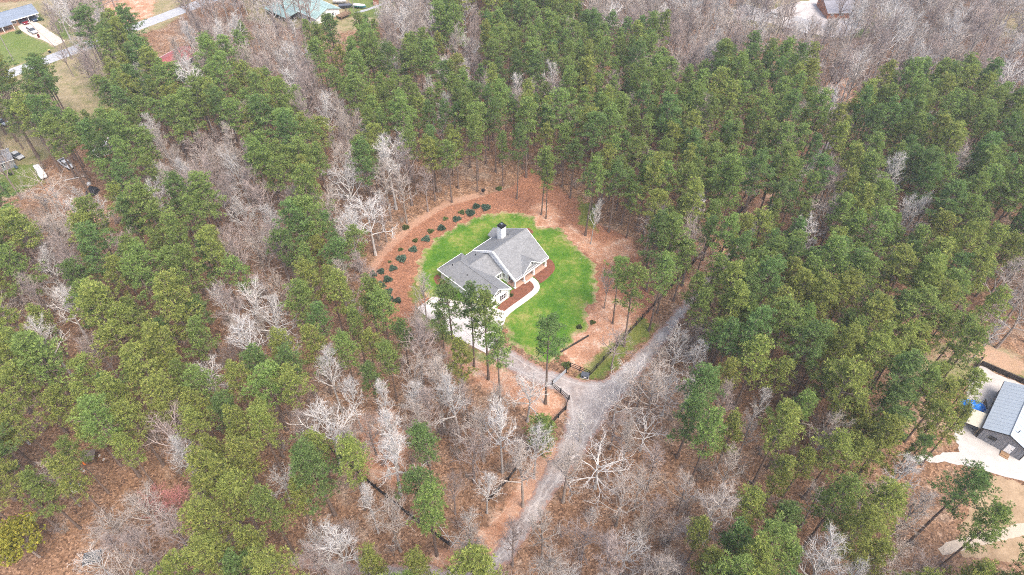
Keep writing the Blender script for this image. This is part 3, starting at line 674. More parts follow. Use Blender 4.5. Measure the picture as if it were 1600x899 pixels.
# tan house at the far corner, white shed and grey roof among the trees on the other side
Hc, _ = gable_house('tan_house', 'tan house with grey-brown roof beyond the bare trees past the brick house', 'house', (176, 252), R(-8), 13, 8, 2.6, 1.6, pm('tan_wall', (.5,.40,.29), .1), sh_brown, .5, windows=[((3,-.01,1.5),(0,-1),1,1.1), ((8,-.01,1.5),(0,-1),1,1.1)])
Hs, _ = gable_house('white_shed', 'white metal-roofed outbuilding half hidden under pines by the parked pickup', 'shed', (G(150,248)[0], G(150,248)[1]), R(35), 7, 4.2, 2.4, .7, white, pm('white_roof', (.68,.68,.68), .06), .25, windows=[((2,-.01,1.4),(0,-1),.8,.9)], doors=[(4.5,.9,0,pm('grey_door',(.3,.3,.32)))])
Hg, _ = gable_house('small_grey_house', 'small house with flat grey roof beside the grass and the silver car', 'house', (G(-32,280)[0], G(-32,280)[1]), R(38), 9, 6, 2.5, .7, pm('grey_siding', (.42,.42,.43), .08), shingle('slate_grey', (.25,.255,.275)), .3, windows=[((2,-.01,1.4),(0,-1),.9,1), ((6,-.01,1.4),(0,-1),.9,1)])

# ------------------------------------------------------------------ vehicles
tyre = pm('tyre_rubber', (.02, .02, .02), .2, 4, .9); rim = pm('wheel_rim', (.45, .45, .46), .1, 4, .35, .8)
lampw = glass('lamp_glass', (.7, .7, .7)); lampr = glass('tail_glass', (.35, .02, .02)); carglass = glass('car_glass', (.03, .035, .04))
def paint(name, col): return pm('paint_'+name, col, .04, 1, .3, .1, spec=.6)
def vehicle(name, label, cat, px, heading, kind, pmt, group=None, at=None, z=.03):
    """car body lofted from cross-sections; x forward"""
    L = {'sedan': 4.6, 'suv': 4.7, 'pickup': 5.6, 'van': 5.3}[kind]; W = 1.85
    loc = at or G(*px)
    Vh = thing(name, label, cat, (loc[0], loc[1], z), heading, group)
    prof = {  # x fraction, deck height
      'sedan': [(-.5,.62,.80),(-.46,.30,.92),(-.3,.24,.96),(.18,.24,.93),(.44,.26,.80),(.5,.45,.66)],
      'suv': [(-.5,.55,.98),(-.47,.30,1.05),(-.3,.26,1.05),(.2,.26,1.02),(.44,.28,.92),(.5,.5,.78)],
      'pickup': [(-.5,.6,.98),(-.48,.42,1.02),(-.3,.36,1.02),(.2,.36,1.05),(.45,.38,.98),(.5,.55,.85)],
      'van': [(-.5,.5,1.1),(-.48,.30,1.15),(-.3,.26,1.15),(.25,.26,1.12),(.45,.28,.95),(.5,.5,.8)]}[kind]
    mb = MB(); n = 8; secs = []
    for fx, lo, hi in prof:
        x = fx*L; w = W/2*(1-.16*max(0, abs(fx)-.36)/.14); c = .1
        secs.append([(x,-w+c,lo),(x,-w,lo+c),(x,-w,hi-c*1.4),(x,-w+c*1.2,hi),(x,w-c*1.2,hi),(x,w,hi-c*1.4),(x,w,lo+c),(x,w-c,lo)])
    v = [p for s in secs for p in s]; f = [(i*n+k, (i+1)*n+k, (i+1)*n+(k+1) % n, i*n+(k+1) % n) for i in range(len(secs)-1) for k in range(n)]
    f += [tuple(range(n)), tuple((len(secs)-1)*n+k for k in range(n-1, -1, -1))]
    bd = mb.add(v, f).build('body', pmt, Vh, .03)
    cab = {'sedan': (-.36, -.2, .08, .24, .95, 1.42), 'suv': (-.49, -.44, .06, .22, 1.04, 1.68), 'pickup': (-.14, -.11, .12, .24, 1.03, 1.78), 'van': (-.49, -.47, .18, .34, 1.14, 2.0)}[kind]
    x0, x1, x2, x3, z0, z1 = cab; x0, x1, x2, x3 = (k*L for k in (x0, x1, x2, x3)); wb, wt = W/2-.08, W/2-.24
    MB().add([(x0,-wb,z0),(x3,-wb,z0),(x3,wb,z0),(x0,wb,z0),(x1,-wt,z1),(x2,-wt,z1),(x2,wt,z1),(x1,wt,z1)], [(0,3,2,1),(4,5,6,7),(0,1,5,4),(1,2,6,5),(2,3,7,6),(3,0,4,7)]).build('windows', carglass, bd)
    MB().add([(x1-.04,-wt-.03,z1-.02),(x2+.04,-wt-.03,z1-.02),(x2+.04,wt+.03,z1-.02),(x1-.04,wt+.03,z1-.02),(x1,-wt,z1+.05),(x2,-wt,z1+.05),(x2,wt,z1+.05),(x1,wt,z1+.05)], [(0,3,2,1),(4,5,6,7),(0,1,5,4),(1,2,6,5),(2,3,7,6),(3,0,4,7)]).build('roof', pmt, bd)
    for q in ((x0*.45+x3*.55), (x0*.98+x3*.02)):
        for s in (-1, 1): MB().prism([(q,s*(wb+.012),z0),(q+.1,s*(wb+.012),z0),(q+.1,s*(wt+.012),z1),(q,s*(wt+.012),z1)], (0,-s*.04,0)).build('pillar', pmt, bd)
    if kind == 'pickup':
        b2 = MB().box(-.475*L, -.16*L, -.72, .72, 1.025, 1.03).build('bed_floor', pm('bed_liner', (.06,.06,.065)), bd)
        for s in (-1, 1): MB().box(-.49*L, -.155*L, s*.82-.07, s*.82+.07, 1.022, 1.3).build('bed_side', pmt, bd)
        MB().box(-.495*L, -.48*L, -.74, .74, 1.022, 1.28).build('tailgate', pmt, bd)
    for sx in (-.31, .32):
        for s in (-1, 1):
            x = sx*L; y = s*(W/2-.10); r = .34 if kind != 'pickup' else .39
            w_ = MB().tube([(x,y-.11,r),(x,y+.11,r)], r, 14).build('wheel', tyre, Vh); MB().tube([(x,y+s*.09,r),(x,y+s*.125,r)], r*.62, 10).build('rim', rim, w_)
    h1 = .72 if kind != 'pickup' else .8
    for s in (-1, 1):
        MB().box(L*.462, L*.497, s*.62-.17, s*.62+.17, h1-.1, h1+.06).build('headlight', lampw, bd); MB().box(-L*.502, -L*.485, s*.7-.1, s*.7+.1, h1, h1+.18).build('tail_light', lampr, bd)
    return Vh
silver, whitep = paint('silver', (.55,.56,.58)), paint('white', (.78,.78,.78))
vehicle('parked_suv', 'silver suv parked on the concrete driveway outside the carport', 'suv', None, R(-38), 'suv', silver, 'cars at the carport house', at=G(52,51), z=.055)
vehicle('parked_sedan', 'dark red sedan parked in the carport of the brick house', 'car', None, R(-46), 'sedan', paint('red', (.28,.02,.03)), 'cars at the carport house', at=cpt(17.2, .7), z=.035)
vehicle('parked_sedan', 'dark blue sedan parked in the carport of the brick house', 'car', None, R(-46), 'sedan', paint('blue', (.03,.06,.12)), 'cars at the carport house', at=cpt(20.4, .9), z=.035)
vehicle('pickup_truck', 'white pickup truck parked on bare earth under the pines by the outbuilding', 'pickup', (106,260), R(-35), 'pickup', whitep, 'vehicles parked among the trees')
vehicle('parked_van', 'white van parked beneath the large multi-stemmed bare tree', 'van', (66,274), R(-48), 'van', whitep, 'vehicles parked among the trees')
vehicle('parked_sedan', 'silver sedan parked on grass beside the small grey-roofed house', 'car', (28,246), R(-30), 'sedan', silver, 'vehicles parked among the trees')
vehicle('parked_sedan', 'white sedan parked in the grass past the big dark pine', 'car', (4,194), R(-20), 'sedan', whitep, 'vehicles parked among the trees')
vehicle('parked_van', 'white van parked on pale gravel beside the flat-roofed garage', 'van', (1212,28), R(-15), 'van', whitep)

# ------------------------------------------------------------------ small things around the houses
def bin_(name, label, px, col, lid, h=1.05):
    T = thing(name, label, 'bin', G(*px), R(20)); mb = MB()
    mb.add([(-.24,-.26,.06),(.24,-.26,.06),(.24,.26,.06),(-.24,.26,.06),(-.3,-.33,h),(.3,-.33,h),(.3,.33,h),(-.3,.33,h)], [(0,3,2,1),(4,5,6,7),(0,1,5,4),(1,2,6,5),(2,3,7,6),(3,0,4,7)]).build('bin_body', pm('bin_'+col[0], col[1]), T)
    MB().prism([(-.33,-.36,h+.005),(.33,-.36,h+.005),(.33,.36,h+.005),(-.33,.36,h+.005)], (0,0,.07)).build('lid', pm('lid_'+lid[0], lid[1]), T)
    for s in (-1, 1): MB().tube([(s*.2,.28,.12),(s*.29,.28,.12)], .12, 10).build('wheel', tyre, T)
bin_('wheelie_bin', 'dark red wheelie bin on the concrete driveway behind the silver suv', (61.5,59), ('red', (.16,.03,.025)), ('red', (.18,.04,.03)))
bin_('wheelie_bin', 'black wheelie bin with yellow lid at the street kerb', (78.5,83), ('black', (.02,.025,.03)), ('yellow', (.7,.5,.2)))
def pole(label, px, h, arm=True):
    T = thing('utility_pole', label, 'pole', G(*px)); w = pm('pole_wood', (.35,.31,.28), .2)
    MB().tube([(0,0,0),(0,0,h)], [.15,.1], 8).build('pole', w, T)
    if arm: MB().box(-1.1,1.1,-.06,.06,h-.9,h-.75).build('cross_arm', w, T)
pole('grey wooden utility pole standing in the lawn of the carport house', (22,96), 9, False)
pole('wooden utility pole beside the yard of the teal-roofed house', (557,41), 9)
pole('thin wooden pole on the grass beyond the teal-roofed house', (546,8), 6, False)
def boat(label, px, a, hull, cover):
    T = thing('boat_trailer', label, 'boat', G(*px), a)
    V = []; 
    for x, w, zb in ((-2.4,.85,.55),(-1,.95,.5),(1,.9,.5),(2.1,.5,.62),(2.6,.05,.8)): V += [(x,-w,1.15),(x,-w*.6,zb),(x,w*.6,zb),(x,w,1.15)]
    F = [(i*4+k,(i+1)*4+k,(i+1)*4+(k+1)%4,i*4+(k+1)%4) for i in range(4) for k in range(4)]+[(0,1,2,3),(19,18,17,16)]
    MB().add(V,F).build('hull', hull, T)
    MB().prism([(-2.3,-.9,1.18),(1.6,-.8,1.18),(2.5,0,1.2),(1.6,.8,1.18),(-2.3,.9,1.18)], (0,0,.18)).build('cover', cover, T)
    fr = MB().box(-2.2,3.4,-.05,.05,.38,.48); fr.build('trailer_frame', rim, T)
    for s in (-1,1): MB().tube([(-.6,s*.8-.08,.3),(-.6,s*.8+.08,.3)], .3, 12).build('wheel', tyre, T)
boat('white boat with white cover on its trailer on the grass by the teal-roofed house', (531,6), R(0), pm('hull_white',(.6,.6,.6)), pm('cover_white',(.72,.7,.68)))
boat('teal-hulled boat with white cover on a trailer beside the yard path', (562,13), R(-12), pm('hull_teal',(.05,.3,.32)), pm('cover_cream',(.74,.72,.7)))
boat('small dark grey covered boat next to the deck of the teal-roofed house', (540,13), R(8), pm('hull_dark',(.08,.09,.11)), pm('cover_grey',(.12,.13,.16)))
o = MB().box(-.9,.9,-.9,.9,0,2.2).prism([(-1.1,-1.1,2.2),(1.1,-1.1,2.2),(1.1,1.1,2.2),(-1.1,1.1,2.2)],(0,0,.18)).build('brick_kiln', brick_o); o.location = V3(G(588,7)); tag(o, 'square red brick outbuilding on the grass past the boats', 'outbuilding')
sheet('yard_path', strip_poly(GP([(555,21),(575,15),(600,6),(625,-3)]), 1.6), .02, asph, 0, .1, .8, 1.5)
# covered vehicle, chair and drum near the parked pickup
def heap(name, label, cat, px, sx, sy, h, mt, seed=1):
    rs = random.Random(seed); g = 10; V = []; F = []
    for i in range(g+1):
        for j in range(g+1):
            u, v = i/g*2-1, j/g*2-1; r = (abs(u)**3+abs(v)**3)**(1/3); k = 1 if r < 1e-6 else min(1, 1/max(r, 1e-6))
            z = h*max(0, 1-min(1, r)**2.6)**.6*(1+rs.uniform(-.13,.1)); V.append((u*sx*k*.5 if r > 1 else u*sx*.5, v*sy*k*.5 if r > 1 else v*sy*.5, max(.01, z)))
    for i in range(g):
        for j in range(g): F.append((i*(g+1)+j,(i+1)*(g+1)+j,(i+1)*(g+1)+j+1,i*(g+1)+j+1))
    o = link(name, np_mesh(name, V, F), mt); o.location = V3(G(*px)); o.rotation_euler = (0,0,rs.uniform(0,2)); return tag(o, label, cat)
heap('covered_boat', 'black tarpaulin stretched over a rounded mound near the white pickup', 'cover', (145,301), 3.4, 3.0, 1.5, pm('tarp_black', (.025,.025,.03), .3, 2, .5), 2)
heap('feed_sack', 'white plastic sack lying beside the black covered mound', 'sack', (139,288), 1.2, 1.0, .6, pm('plastic_white', (.7,.7,.7)), 5)
def chair(label, px, col, rz):
    T = thing('lawn_chair', label, 'chair', G(*px), rz); mt = pm('chair_'+col[0], col[1])
    MB().box(-.3,.3,-.28,.28,.38,.44).build('seat', mt, T); MB().prism([(-.3,.26,.442),(.3,.26,.442),(.3,.42,1.0),(-.3,.42,1.0)],(0,.05,0)).build('backrest', mt, T)
    for s in (-1,1):
        MB().box(s*.27-.03,s*.27+.03,-.26,-.2,0,.378).build('leg', mt, T); MB().box(s*.27-.03,s*.27+.03,.2,.26,0,.378).build('leg', mt, T)
        MB().box(s*.33-.04,s*.33+.04,-.26,.24,.6,.64).build('armrest', mt, T)
chair('dark blue lawn chair on bare earth below the large multi-stemmed bare tree', (73,317), ('navy', (.03,.05,.12)), .6)
chair('black lawn chair on the grass by the small grey-roofed house', (18,274), ('black', (.02,.02,.025)), 2)
chair('blue-grey lawn chair on the grass nearer the silver sedan', (27,264), ('slate', (.1,.14,.18)), 1)
# play shed, target ring, litter in the wood on the other side
def play_shed():
    T = thing('play_shed', 'small shed with flat brown roof in a leafy clearing', 'shed', G(144,719), R(10)); w = pm('shed_wood', (.22,.14,.09), .2)
    MB().box(-.95,.95,-.75,.75,0,1.5).build('wall', w, T); ro = MB(); slab(ro, [(-1.15,-1.0,1.62),(1.15,-1.0,1.62),(1.15,1.0,1.85),(-1.15,1.0,1.85)], .08); ro.build('roof', pm('shed_roof', (.2,.16,.14), .2), T)
    MB().box(-.35,.35,-.79,-.752,.05,1.3).build('door', pm('shed_door', (.14,.09,.06)), T)
    heap('orange_sheet', 'crumpled orange plastic sheet lying against the small brown-roofed shed', 'sheet', (135,722), 1.5, .9, .7, pm('plastic_orange', (.75,.2,.03)), 8)
    Rg = MB(); n = 28; V = []; F = []
    for i in range(n):
        a = 2*math.pi*i/n
        for r_, z in ((.45,.02),(.85,.02),(.85,.14),(.45,.14)): V.append((math.cos(a)*r_, math.sin(a)*r_, z))
    for i in range(n):
        for k in range(4): F.append((i*4+k, i*4+(k+1)%4, ((i+1)%n)*4+(k+1)%4, ((i+1)%n)*4+k))
    T2 = thing('target_ring', 'white ring with a dark centre lying on the leaf litter', 'ring', G(118.5,763))
    Rg.add(V, F).build('ring', pm('ring_white', (.72,.72,.72)), T2); MB().tube([(0,0,.01),(0,0,.07)], .44, 20).build('centre', pm('ring_dark', (.05,.06,.08)), T2); MB().box(-.2,.2,-.08,.08,.072,.09).build('mark', pm('ring_white', (.7,.7,.7)), T2)
    rs = random.Random(11)
    for k, (px, lab) in enumerate((((127,733),'beside the orange plastic sheet'),((131,736),'just off the end of the orange plastic sheet'),((162,718),'past the wall of the small brown-roofed shed'),((155,712),'behind the small brown-roofed shed'),((122,730),'between the ring and the small brown-roofed shed'))):
        heap('litter_scrap', 'scrap of pale litter on the ground ' + lab, 'litter', px, .55, .4, .14, pm('litter_pale', (.62,.56,.5)), k+20)
    heap('blue_drum', 'small blue tub on the ground near the white ring', 'tub', (110,756), .6, .6, .5, pm('tub_blue', (.04,.2,.35)), 31)
    Tn = thing('trampoline', 'dark netted play pen with pale frame in the leaves by the pale bare trees', 'play pen', G(146,874), R(15))
    MB().box(-1.3,1.3,-1.0,1.0,.55,.6).build('mat', pm('net_dark', (.06,.065,.07)), Tn)
    for x in (-1.3,1.3):
        for y in (-1,1): MB().tube([(x,y,0),(x,y,1.1)], .05, 6).build('post', rim, Tn)
    for y in (-1,1): MB().tube([(-1.3,y,.63),(1.3,y,.63)], .05, 6).build('rail', rim, Tn)
    for x in (-1.3,1.3): MB().tube([(x,-1,.63),(x,1,.63)], .05, 6).build('rail', rim, Tn)
play_shed()
# bird feeder on a post at the edge of the straw bed; utility cabinet, gate and fences by the drive
T = thing('bird_feeder', 'black bird feeder on a post at the edge of the straw bed', 'feeder', G(755,306)); MB().tube([(0,0,0),(0,0,1.3)], .05, 8).build('post', blackm, T)
MB().box(-.35,.35,-.3,.3,1.3,1.9).build('feeder_box', blackm, T); MB().prism([(-.45,-.4,1.9),(.45,-.4,1.9),(.45,.4,1.9),(-.45,.4,1.9)],(0,0,.1)).build('roof', blackm, T)
T = thing('utility_cabinet', 'low dark slate utility cabinet on the grass outside the fence corner', 'cabinet', G(914,589), R(-15)); MB().box(-.75,.75,-.5,.5,.06,.85).build('cabinet', pm('cabinet_slate', (.06,.07,.09)), T, .03)
MB().box(-.8,.8,-.55,.55,.0,.058).build('plinth', conc, T); MB().prism([(-.78,-.53,.855),(.78,-.53,.855),(.78,.53,.93),(-.78,.53,.93)],(0,0,-.04)).build('lid', pm('cabinet_lid', (.09,.10,.12)), T); MB().box(-.2,.35,-.515,-.502,.35,.65).build('label_plate', trimw, T)
fm = pm('fence_black', (.022, .020, .020), .35, 2, .8)
unit = MB().box(-.5,.5,-.5,.5,-.5,.5).mesh('fence_piece'); unit.materials.append(fm)
def fence(label, pts, rails=3, h=1.35, sp=2.45, world=False, close=False):
    P = [p if world else G(*p) for p in pts]
    T = thing('board_fence', label, 'fence', P[0], 0); ox, oy = P[0]
    def piece(nm, c, s, rz):
        o = bpy.data.objects.new(nm, unit); C.objects.link(o); o.parent = T; o.location = c; o.scale = s; o.rotation_euler = (0,0,rz)
    for i in range(len(P)-1):
        a, b_ = P[i], P[i+1]; l = math.dist(a, b_); n = max(1, round(l/sp)); an = math.atan2(b_[1]-a[1], b_[0]-a[0]); d = l/n
        for k in range(n+1):
            if k == 0 and i > 0: continue
            piece('post', (a[0]+(b_[0]-a[0])*k/n-ox, a[1]+(b_[1]-a[1])*k/n-oy, (h+.1)/2+rnd.uniform(-.03,.03)), (.17,.17,h+.1), an)
        for k in range(n):
            u = (k+.5)/n; cx, cy = a[0]+(b_[0]-a[0])*u-ox, a[1]+(b_[1]-a[1])*u-oy
            for r_ in range(rails):
                z = .22+(h-.3)*r_/(rails-1); piece('rail', (cx+math.sin(an)*.11, cy-math.cos(an)*.11, z+rnd.uniform(-.02,.02)), (d-.02,.045,.15), an)
    return T
fence('long black board fence running from the drive corner up through the pines', [(921,587),(1185,302)])
fence('short black board fence between the gate and the utility cabinet', [(921,586.5),(891,574)])
fence('black board fence with open rails turning along the gravel drive', [(863,603),(889,625),(884,640)])
fence('black board fence on the slope among bare trees beside the drive', [(884,641),(838,690),(795,752),(762,786)], 4)
fence('dark close-boarded black fence half hidden in the brush by fallen branches', [(500,688),(588,764),(640,806),(702,852)], 5, 1.5)
T = thing('farm_gate', 'galvanised tubular farm gate across the gravel drive', 'gate', G(863.5,602)); g1, g2 = Vector((0,0,0)), V3(G(884,583))-V3(G(863.5,602)); gm = pm('galvanised', (.5,.52,.54))
for z in (.25,.5,.75,1.0,1.25): MB().tube([g1+Vector((0,0,z)), g2+Vector((0,0,z))], .05, 6).build('rail', gm, T)
for k in (0,.5,1): MB().tube([g1.lerp(g2,k)+Vector((0,0,.2)), g1.lerp(g2,k)+Vector((0,0,1.3))], .045, 6).build('upright', gm, T)
for q in (g1-g2*.03, g2*1.03): MB().box(q.x-.12,q.x+.12,q.y-.12,q.y+.12,0,1.6).build('gate_post', blackm, T)
a_, b2_ = G(876,551), G(920,525); l_ = math.dist(a_, b2_)
T = thing('dark_border', 'low dark edging across the bare corner of the lawn', 'border', a_, math.atan2(b2_[1]-a_[1], b2_[0]-a_[0]))
for k in range(4): MB().box(k*l_/4+.02,(k+1)*l_/4-.02,-.12,.12,0,.3).build('timber', pm('dark_timber', (.05,.04,.03)), T)  # row of low dark blocks following a dark line on the lawn

# ------------------------------------------------------------------ vegetation: materials
def leafmat(name, col, tip=1.5, trans=.42, obj=.12, hue=.012):
    m, t, b = newmat(name); a = attr(t, 'tone')
    c = ramp(t, a, [(0.1, tuple(k*.5 for k in col)), (0.5, col), (0.9, (min(1, col[0]*tip*1.12), min(1, col[1]*tip), col[2]*tip))])
    r = nd(t, 'ShaderNodeObjectInfo').outputs['Random']; h = nd(t, 'ShaderNodeHueSaturation')
    t.links.new(mth(t, 'MULTIPLY_ADD', r, 2*obj, 1-obj), h.inputs['Value']); t.links.new(mth(t, 'MULTIPLY_ADD', r, 2*hue, .5-1.7*hue), h.inputs['Hue']); t.links.new(c, h.inputs['Color'])
    d = nd(t, 'ShaderNodeBsdfDiffuse'); tr = nd(t, 'ShaderNodeBsdfTranslucent'); mx = nd(t, 'ShaderNodeMixShader'); mx.inputs[0].default_value = trans
    t.links.new(h.outputs[0], d.inputs[0]); t.links.new(h.outputs[0], tr.inputs[0]); t.links.new(d.outputs[0], mx.inputs[1]); t.links.new(tr.outputs[0], mx.inputs[2])
    t.links.new(mx.outputs[0], t.nodes['Material Output'].inputs['Surface']); t.nodes.remove(b); return m
PINE = [leafmat('pine_dark', (.160, .262, .086)), leafmat('pine_mid', (.222, .318, .092)), leafmat('pine_yellow', (.278, .338, .092))]
def barkmat(name, col, var=.3, obj=.18):
    m, t, b = newmat(name); p = lpos(t); n = noise(t, p, 1.2, 4); n2 = noise(t, p, 9, 2)
    c = ramp(t, mth(t, 'ADD', mth(t, 'MULTIPLY', n, .6), mth(t, 'MULTIPLY', n2, .4)), [(0.3, tuple(k*(1-var) for k in col)), (0.7, tuple(min(1, k*(1+var)) for k in col))])
    r = nd(t, 'ShaderNodeObjectInfo').outputs['Random']; h = nd(t, 'ShaderNodeHueSaturation'); t.links.new(mth(t, 'MULTIPLY_ADD', r, 2*obj, 1-obj), h.inputs['Value']); t.links.new(c, h.inputs['Color'])
    t.links.new(h.outputs[0], b.inputs['Base Color']); b.inputs['Roughness'].default_value = .95; b.inputs['Specular IOR Level'].default_value = .1; return m
bark_p = barkmat('pine_bark', (.17, .125, .10))
BARE = [barkmat('bark_white', (.46, .43, .40)), barkmat('bark_tan', (.34, .29, .25)), barkmat('bark_rose', (.28, .225, .20)), barkmat('bark_redbud', (.46, .20, .18))]
BTR = [barkmat('trunk_white', (.40, .37, .345)), barkmat('trunk_tan', (.27, .22, .185)), barkmat('trunk_rose', (.22, .175, .155)), barkmat('trunk_redbud', (.26, .19, .17))]

# ------------------------------------------------------------------ vegetation: shapes
def nrm(a): return a/np.maximum(np.linalg.norm(a, axis=-1, keepdims=True), 1e-9)
def segs_mesh(P0, P1, R0, R1, n=3):
    """one open tapered tube per segment"""
    P0, P1 = np.asarray(P0, float), np.asarray(P1, float); R0, R1 = np.asarray(R0, float), np.asarray(R1, float)
    d = nrm(P1-P0); ref = np.where(np.abs(d[:, 2:3]) < .9, [[0, 0, 1.]], [[1., 0, 0]]); a = nrm(np.cross(d, ref)); b_ = np.cross(d, a)
    V = []; 
    for P, Rr in ((P0, R0), (P1, R1)):
        for k in range(n):
            th = 2*math.pi*k/n; V.append(P + (a*math.cos(th)+b_*math.sin(th))*Rr[:, None])
    V = np.stack(V, 1).reshape(-1, 3); m_ = len(P0); base = np.arange(m_)[:, None]*2*n
    F = np.concatenate([base + np.array([[k, (k+1) % n, n+(k+1) % n, n+k]]) for k in range(n)], 0)
    return V, F
def tris_to_quads_join(parts):
    """parts: list of (V, F, tone, matindex), F of 3 or 4 -> triangles"""
    VV, FF, TT, MM = [], [], [], []; off = 0
    for V, F, tone, mi in parts:
        F = np.asarray(F)
        if F.shape[1] == 4: F = np.concatenate([F[:, [0, 1, 2]], F[:, [0, 2, 3]]], 0)
        VV.append(V); FF.append(F+off); TT.append(np.broadcast_to(tone, (len(V),)) if np.ndim(tone) else np.full(len(V), tone)); MM.append(np.full(len(F), mi)); off += len(V)
    return np.concatenate(VV), np.concatenate(FF), np.concatenate(TT), np.concatenate(MM)
def blades(rs, P, A, k, ln, wd, spread, tone_t=None):
    """k narrow blades bursting from each point P along axis A"""
    n = len(P); P = np.repeat(P, k, 0); A = np.repeat(A, k, 0); d = nrm(A + spread*rs.normal(size=(n*k, 3)))
    L_ = rs.uniform(ln[0], ln[1], (n*k, 1)); s = nrm(np.cross(d, rs.normal(size=(n*k, 3))))*wd*rs.uniform(.7, 1.2, (n*k, 1))
    V = np.stack([P-s*.5, P+s*.5, P+d*L_+s*.35, P+d*L_-s*.35], 1).reshape(-1, 3)
    F = np.arange(n*k*4).reshape(-1, 4); t_ = np.repeat(np.repeat(rs.uniform(.15, .8, n), k) + rs.uniform(-.15, .2, n*k), 4)
    return V, F, np.clip(t_, 0, 1)
def trunk_line(rs, h, bend, n=9):
    pts = []; ph = rs.uniform(0, 6.28)
    for i in range(n+1):
        t_ = i/n; k = bend*h*t_*t_
        pts.append((k*math.cos(ph)+.05*math.sin(5*t_+ph), k*math.sin(ph)+.05*math.cos(4*t_+ph), h*t_))
    return np.array(pts)
def along(L_, z): 
    z = np.clip(z, 0, L_[-1, 2]); return np.array([np.interp(z, L_[:, 2], L_[:, 0]), np.interp(z, L_[:, 2], L_[:, 1]), z])
def pine_shape(seed, h, Rc, cf, dens=1.0):
    rs = np.random.RandomState(seed); ln = trunk_line(rs, h*.97, rs.uniform(0, .025)); r0 = .0105*h
    zz = ln[:, 2]/h; rad = r0*(1-.86*zz)+.02; rad[0] *= 1.3
    V, F = segs_mesh(ln[:-1], ln[1:], rad[:-1], rad[1:], 7); trunk = [(V, F, .5, 0)]
    z0 = h*(1-cf); nb = int(cf*h*3.5*dens); S0, S1, Ra, Rb = [], [], [], []; CP, CR = [], []
    az = rs.uniform(0, 6.28); lobes = rs.uniform(0, 6.28, 3); skew = rs.uniform(.15, .35); cone = rs.uniform(0, .8); pk = rs.uniform(.2, .42)
    for i in range(nb):
        u = ((i+rs.uniform(0, 1))/nb)**.8; z = z0+(h-z0)*u*.97; az += 2.4+rs.uniform(-.5, .5)
        prof = (math.sqrt(max(0, 1-max(0, (u-pk)/(1.02-pk))**2))*(1-cone)+cone*(1-.85*max(0, u-pk)/(1-pk)))*(.45+.55*min(1, u/pk))
        L_ = Rc*prof*rs.uniform(.5, 1.25)*(1+skew*math.sin(2*az+lobes[0])+.12*math.sin(3*az+lobes[1])); L_ = max(L_, .45)
        el = -.12+.95*u+rs.uniform(-.15, .2); p = along(ln, z); d = np.array([math.cos(az)*math.cos(el), math.sin(az)*math.cos(el), math.sin(el)])
        q = p; rr = .035+.012*L_
        for s in range(3):
            d2 = nrm(d+np.array([0, 0, .22*s])+rs.normal(size=3)*.1); q2 = q+d2*L_/3; S0.append(q); S1.append(q2); Ra.append(rr*(1-s*.28)); Rb.append(rr*(1-(s+1)*.28)); q = q2
            if L_ > 1.1 or s == 2:
                nside = 1 if s == 0 else (3 if L_ > 1.6 else 2)
                for _ in range(nside if not (s == 0 and u < .75) else 0):
                    lat = rs.normal(size=3)*np.array([.5, .5, .22])*(.5+.28*L_/2); c_ = q+lat; CP.append(c_); CR.append(rs.uniform(.28, .55)); S0.append(q-d2*L_/6); S1.append(c_); Ra.append(.022); Rb.append(.012)
    CP.append(along(ln, h*.985)); CR.append(.5); CP, CR = np.array(CP), np.array(CR)
    for _ in range(6):   # dead stubs under the crown
        z = rs.uniform(.3*h, z0); p = along(ln, z); a2 = rs.uniform(0, 6.28); l2 = rs.uniform(.5, 1.5); S0.append(p); S1.append(p+np.array([math.cos(a2)*l2, math.sin(a2)*l2, rs.uniform(-.2, .3)])); Ra.append(.03); Rb.append(.012)
    V, F = segs_mesh(S0, S1, Ra, Rb, 4); tb = (V, F, .5, 0)
    nt_ = 8; o = nrm(rs.normal(size=(len(CP)*nt_, 3))+np.array([0, 0, .55])); o[:, 2] = np.abs(o[:, 2])*.9-.12
    P = np.repeat(CP, nt_, 0)+o*np.repeat(CR, nt_)[:, None]*np.array([1.25, 1.25, .75])*rs.uniform(.55, 1, (len(o), 1))
    A = nrm(o+np.array([0, 0, .6])); Vb, Fb, Tb = blades(rs, P, A, 9, (.20, .38), .055, .68)
    return trunk, [tb, (Vb, Fb, Tb, 1)]
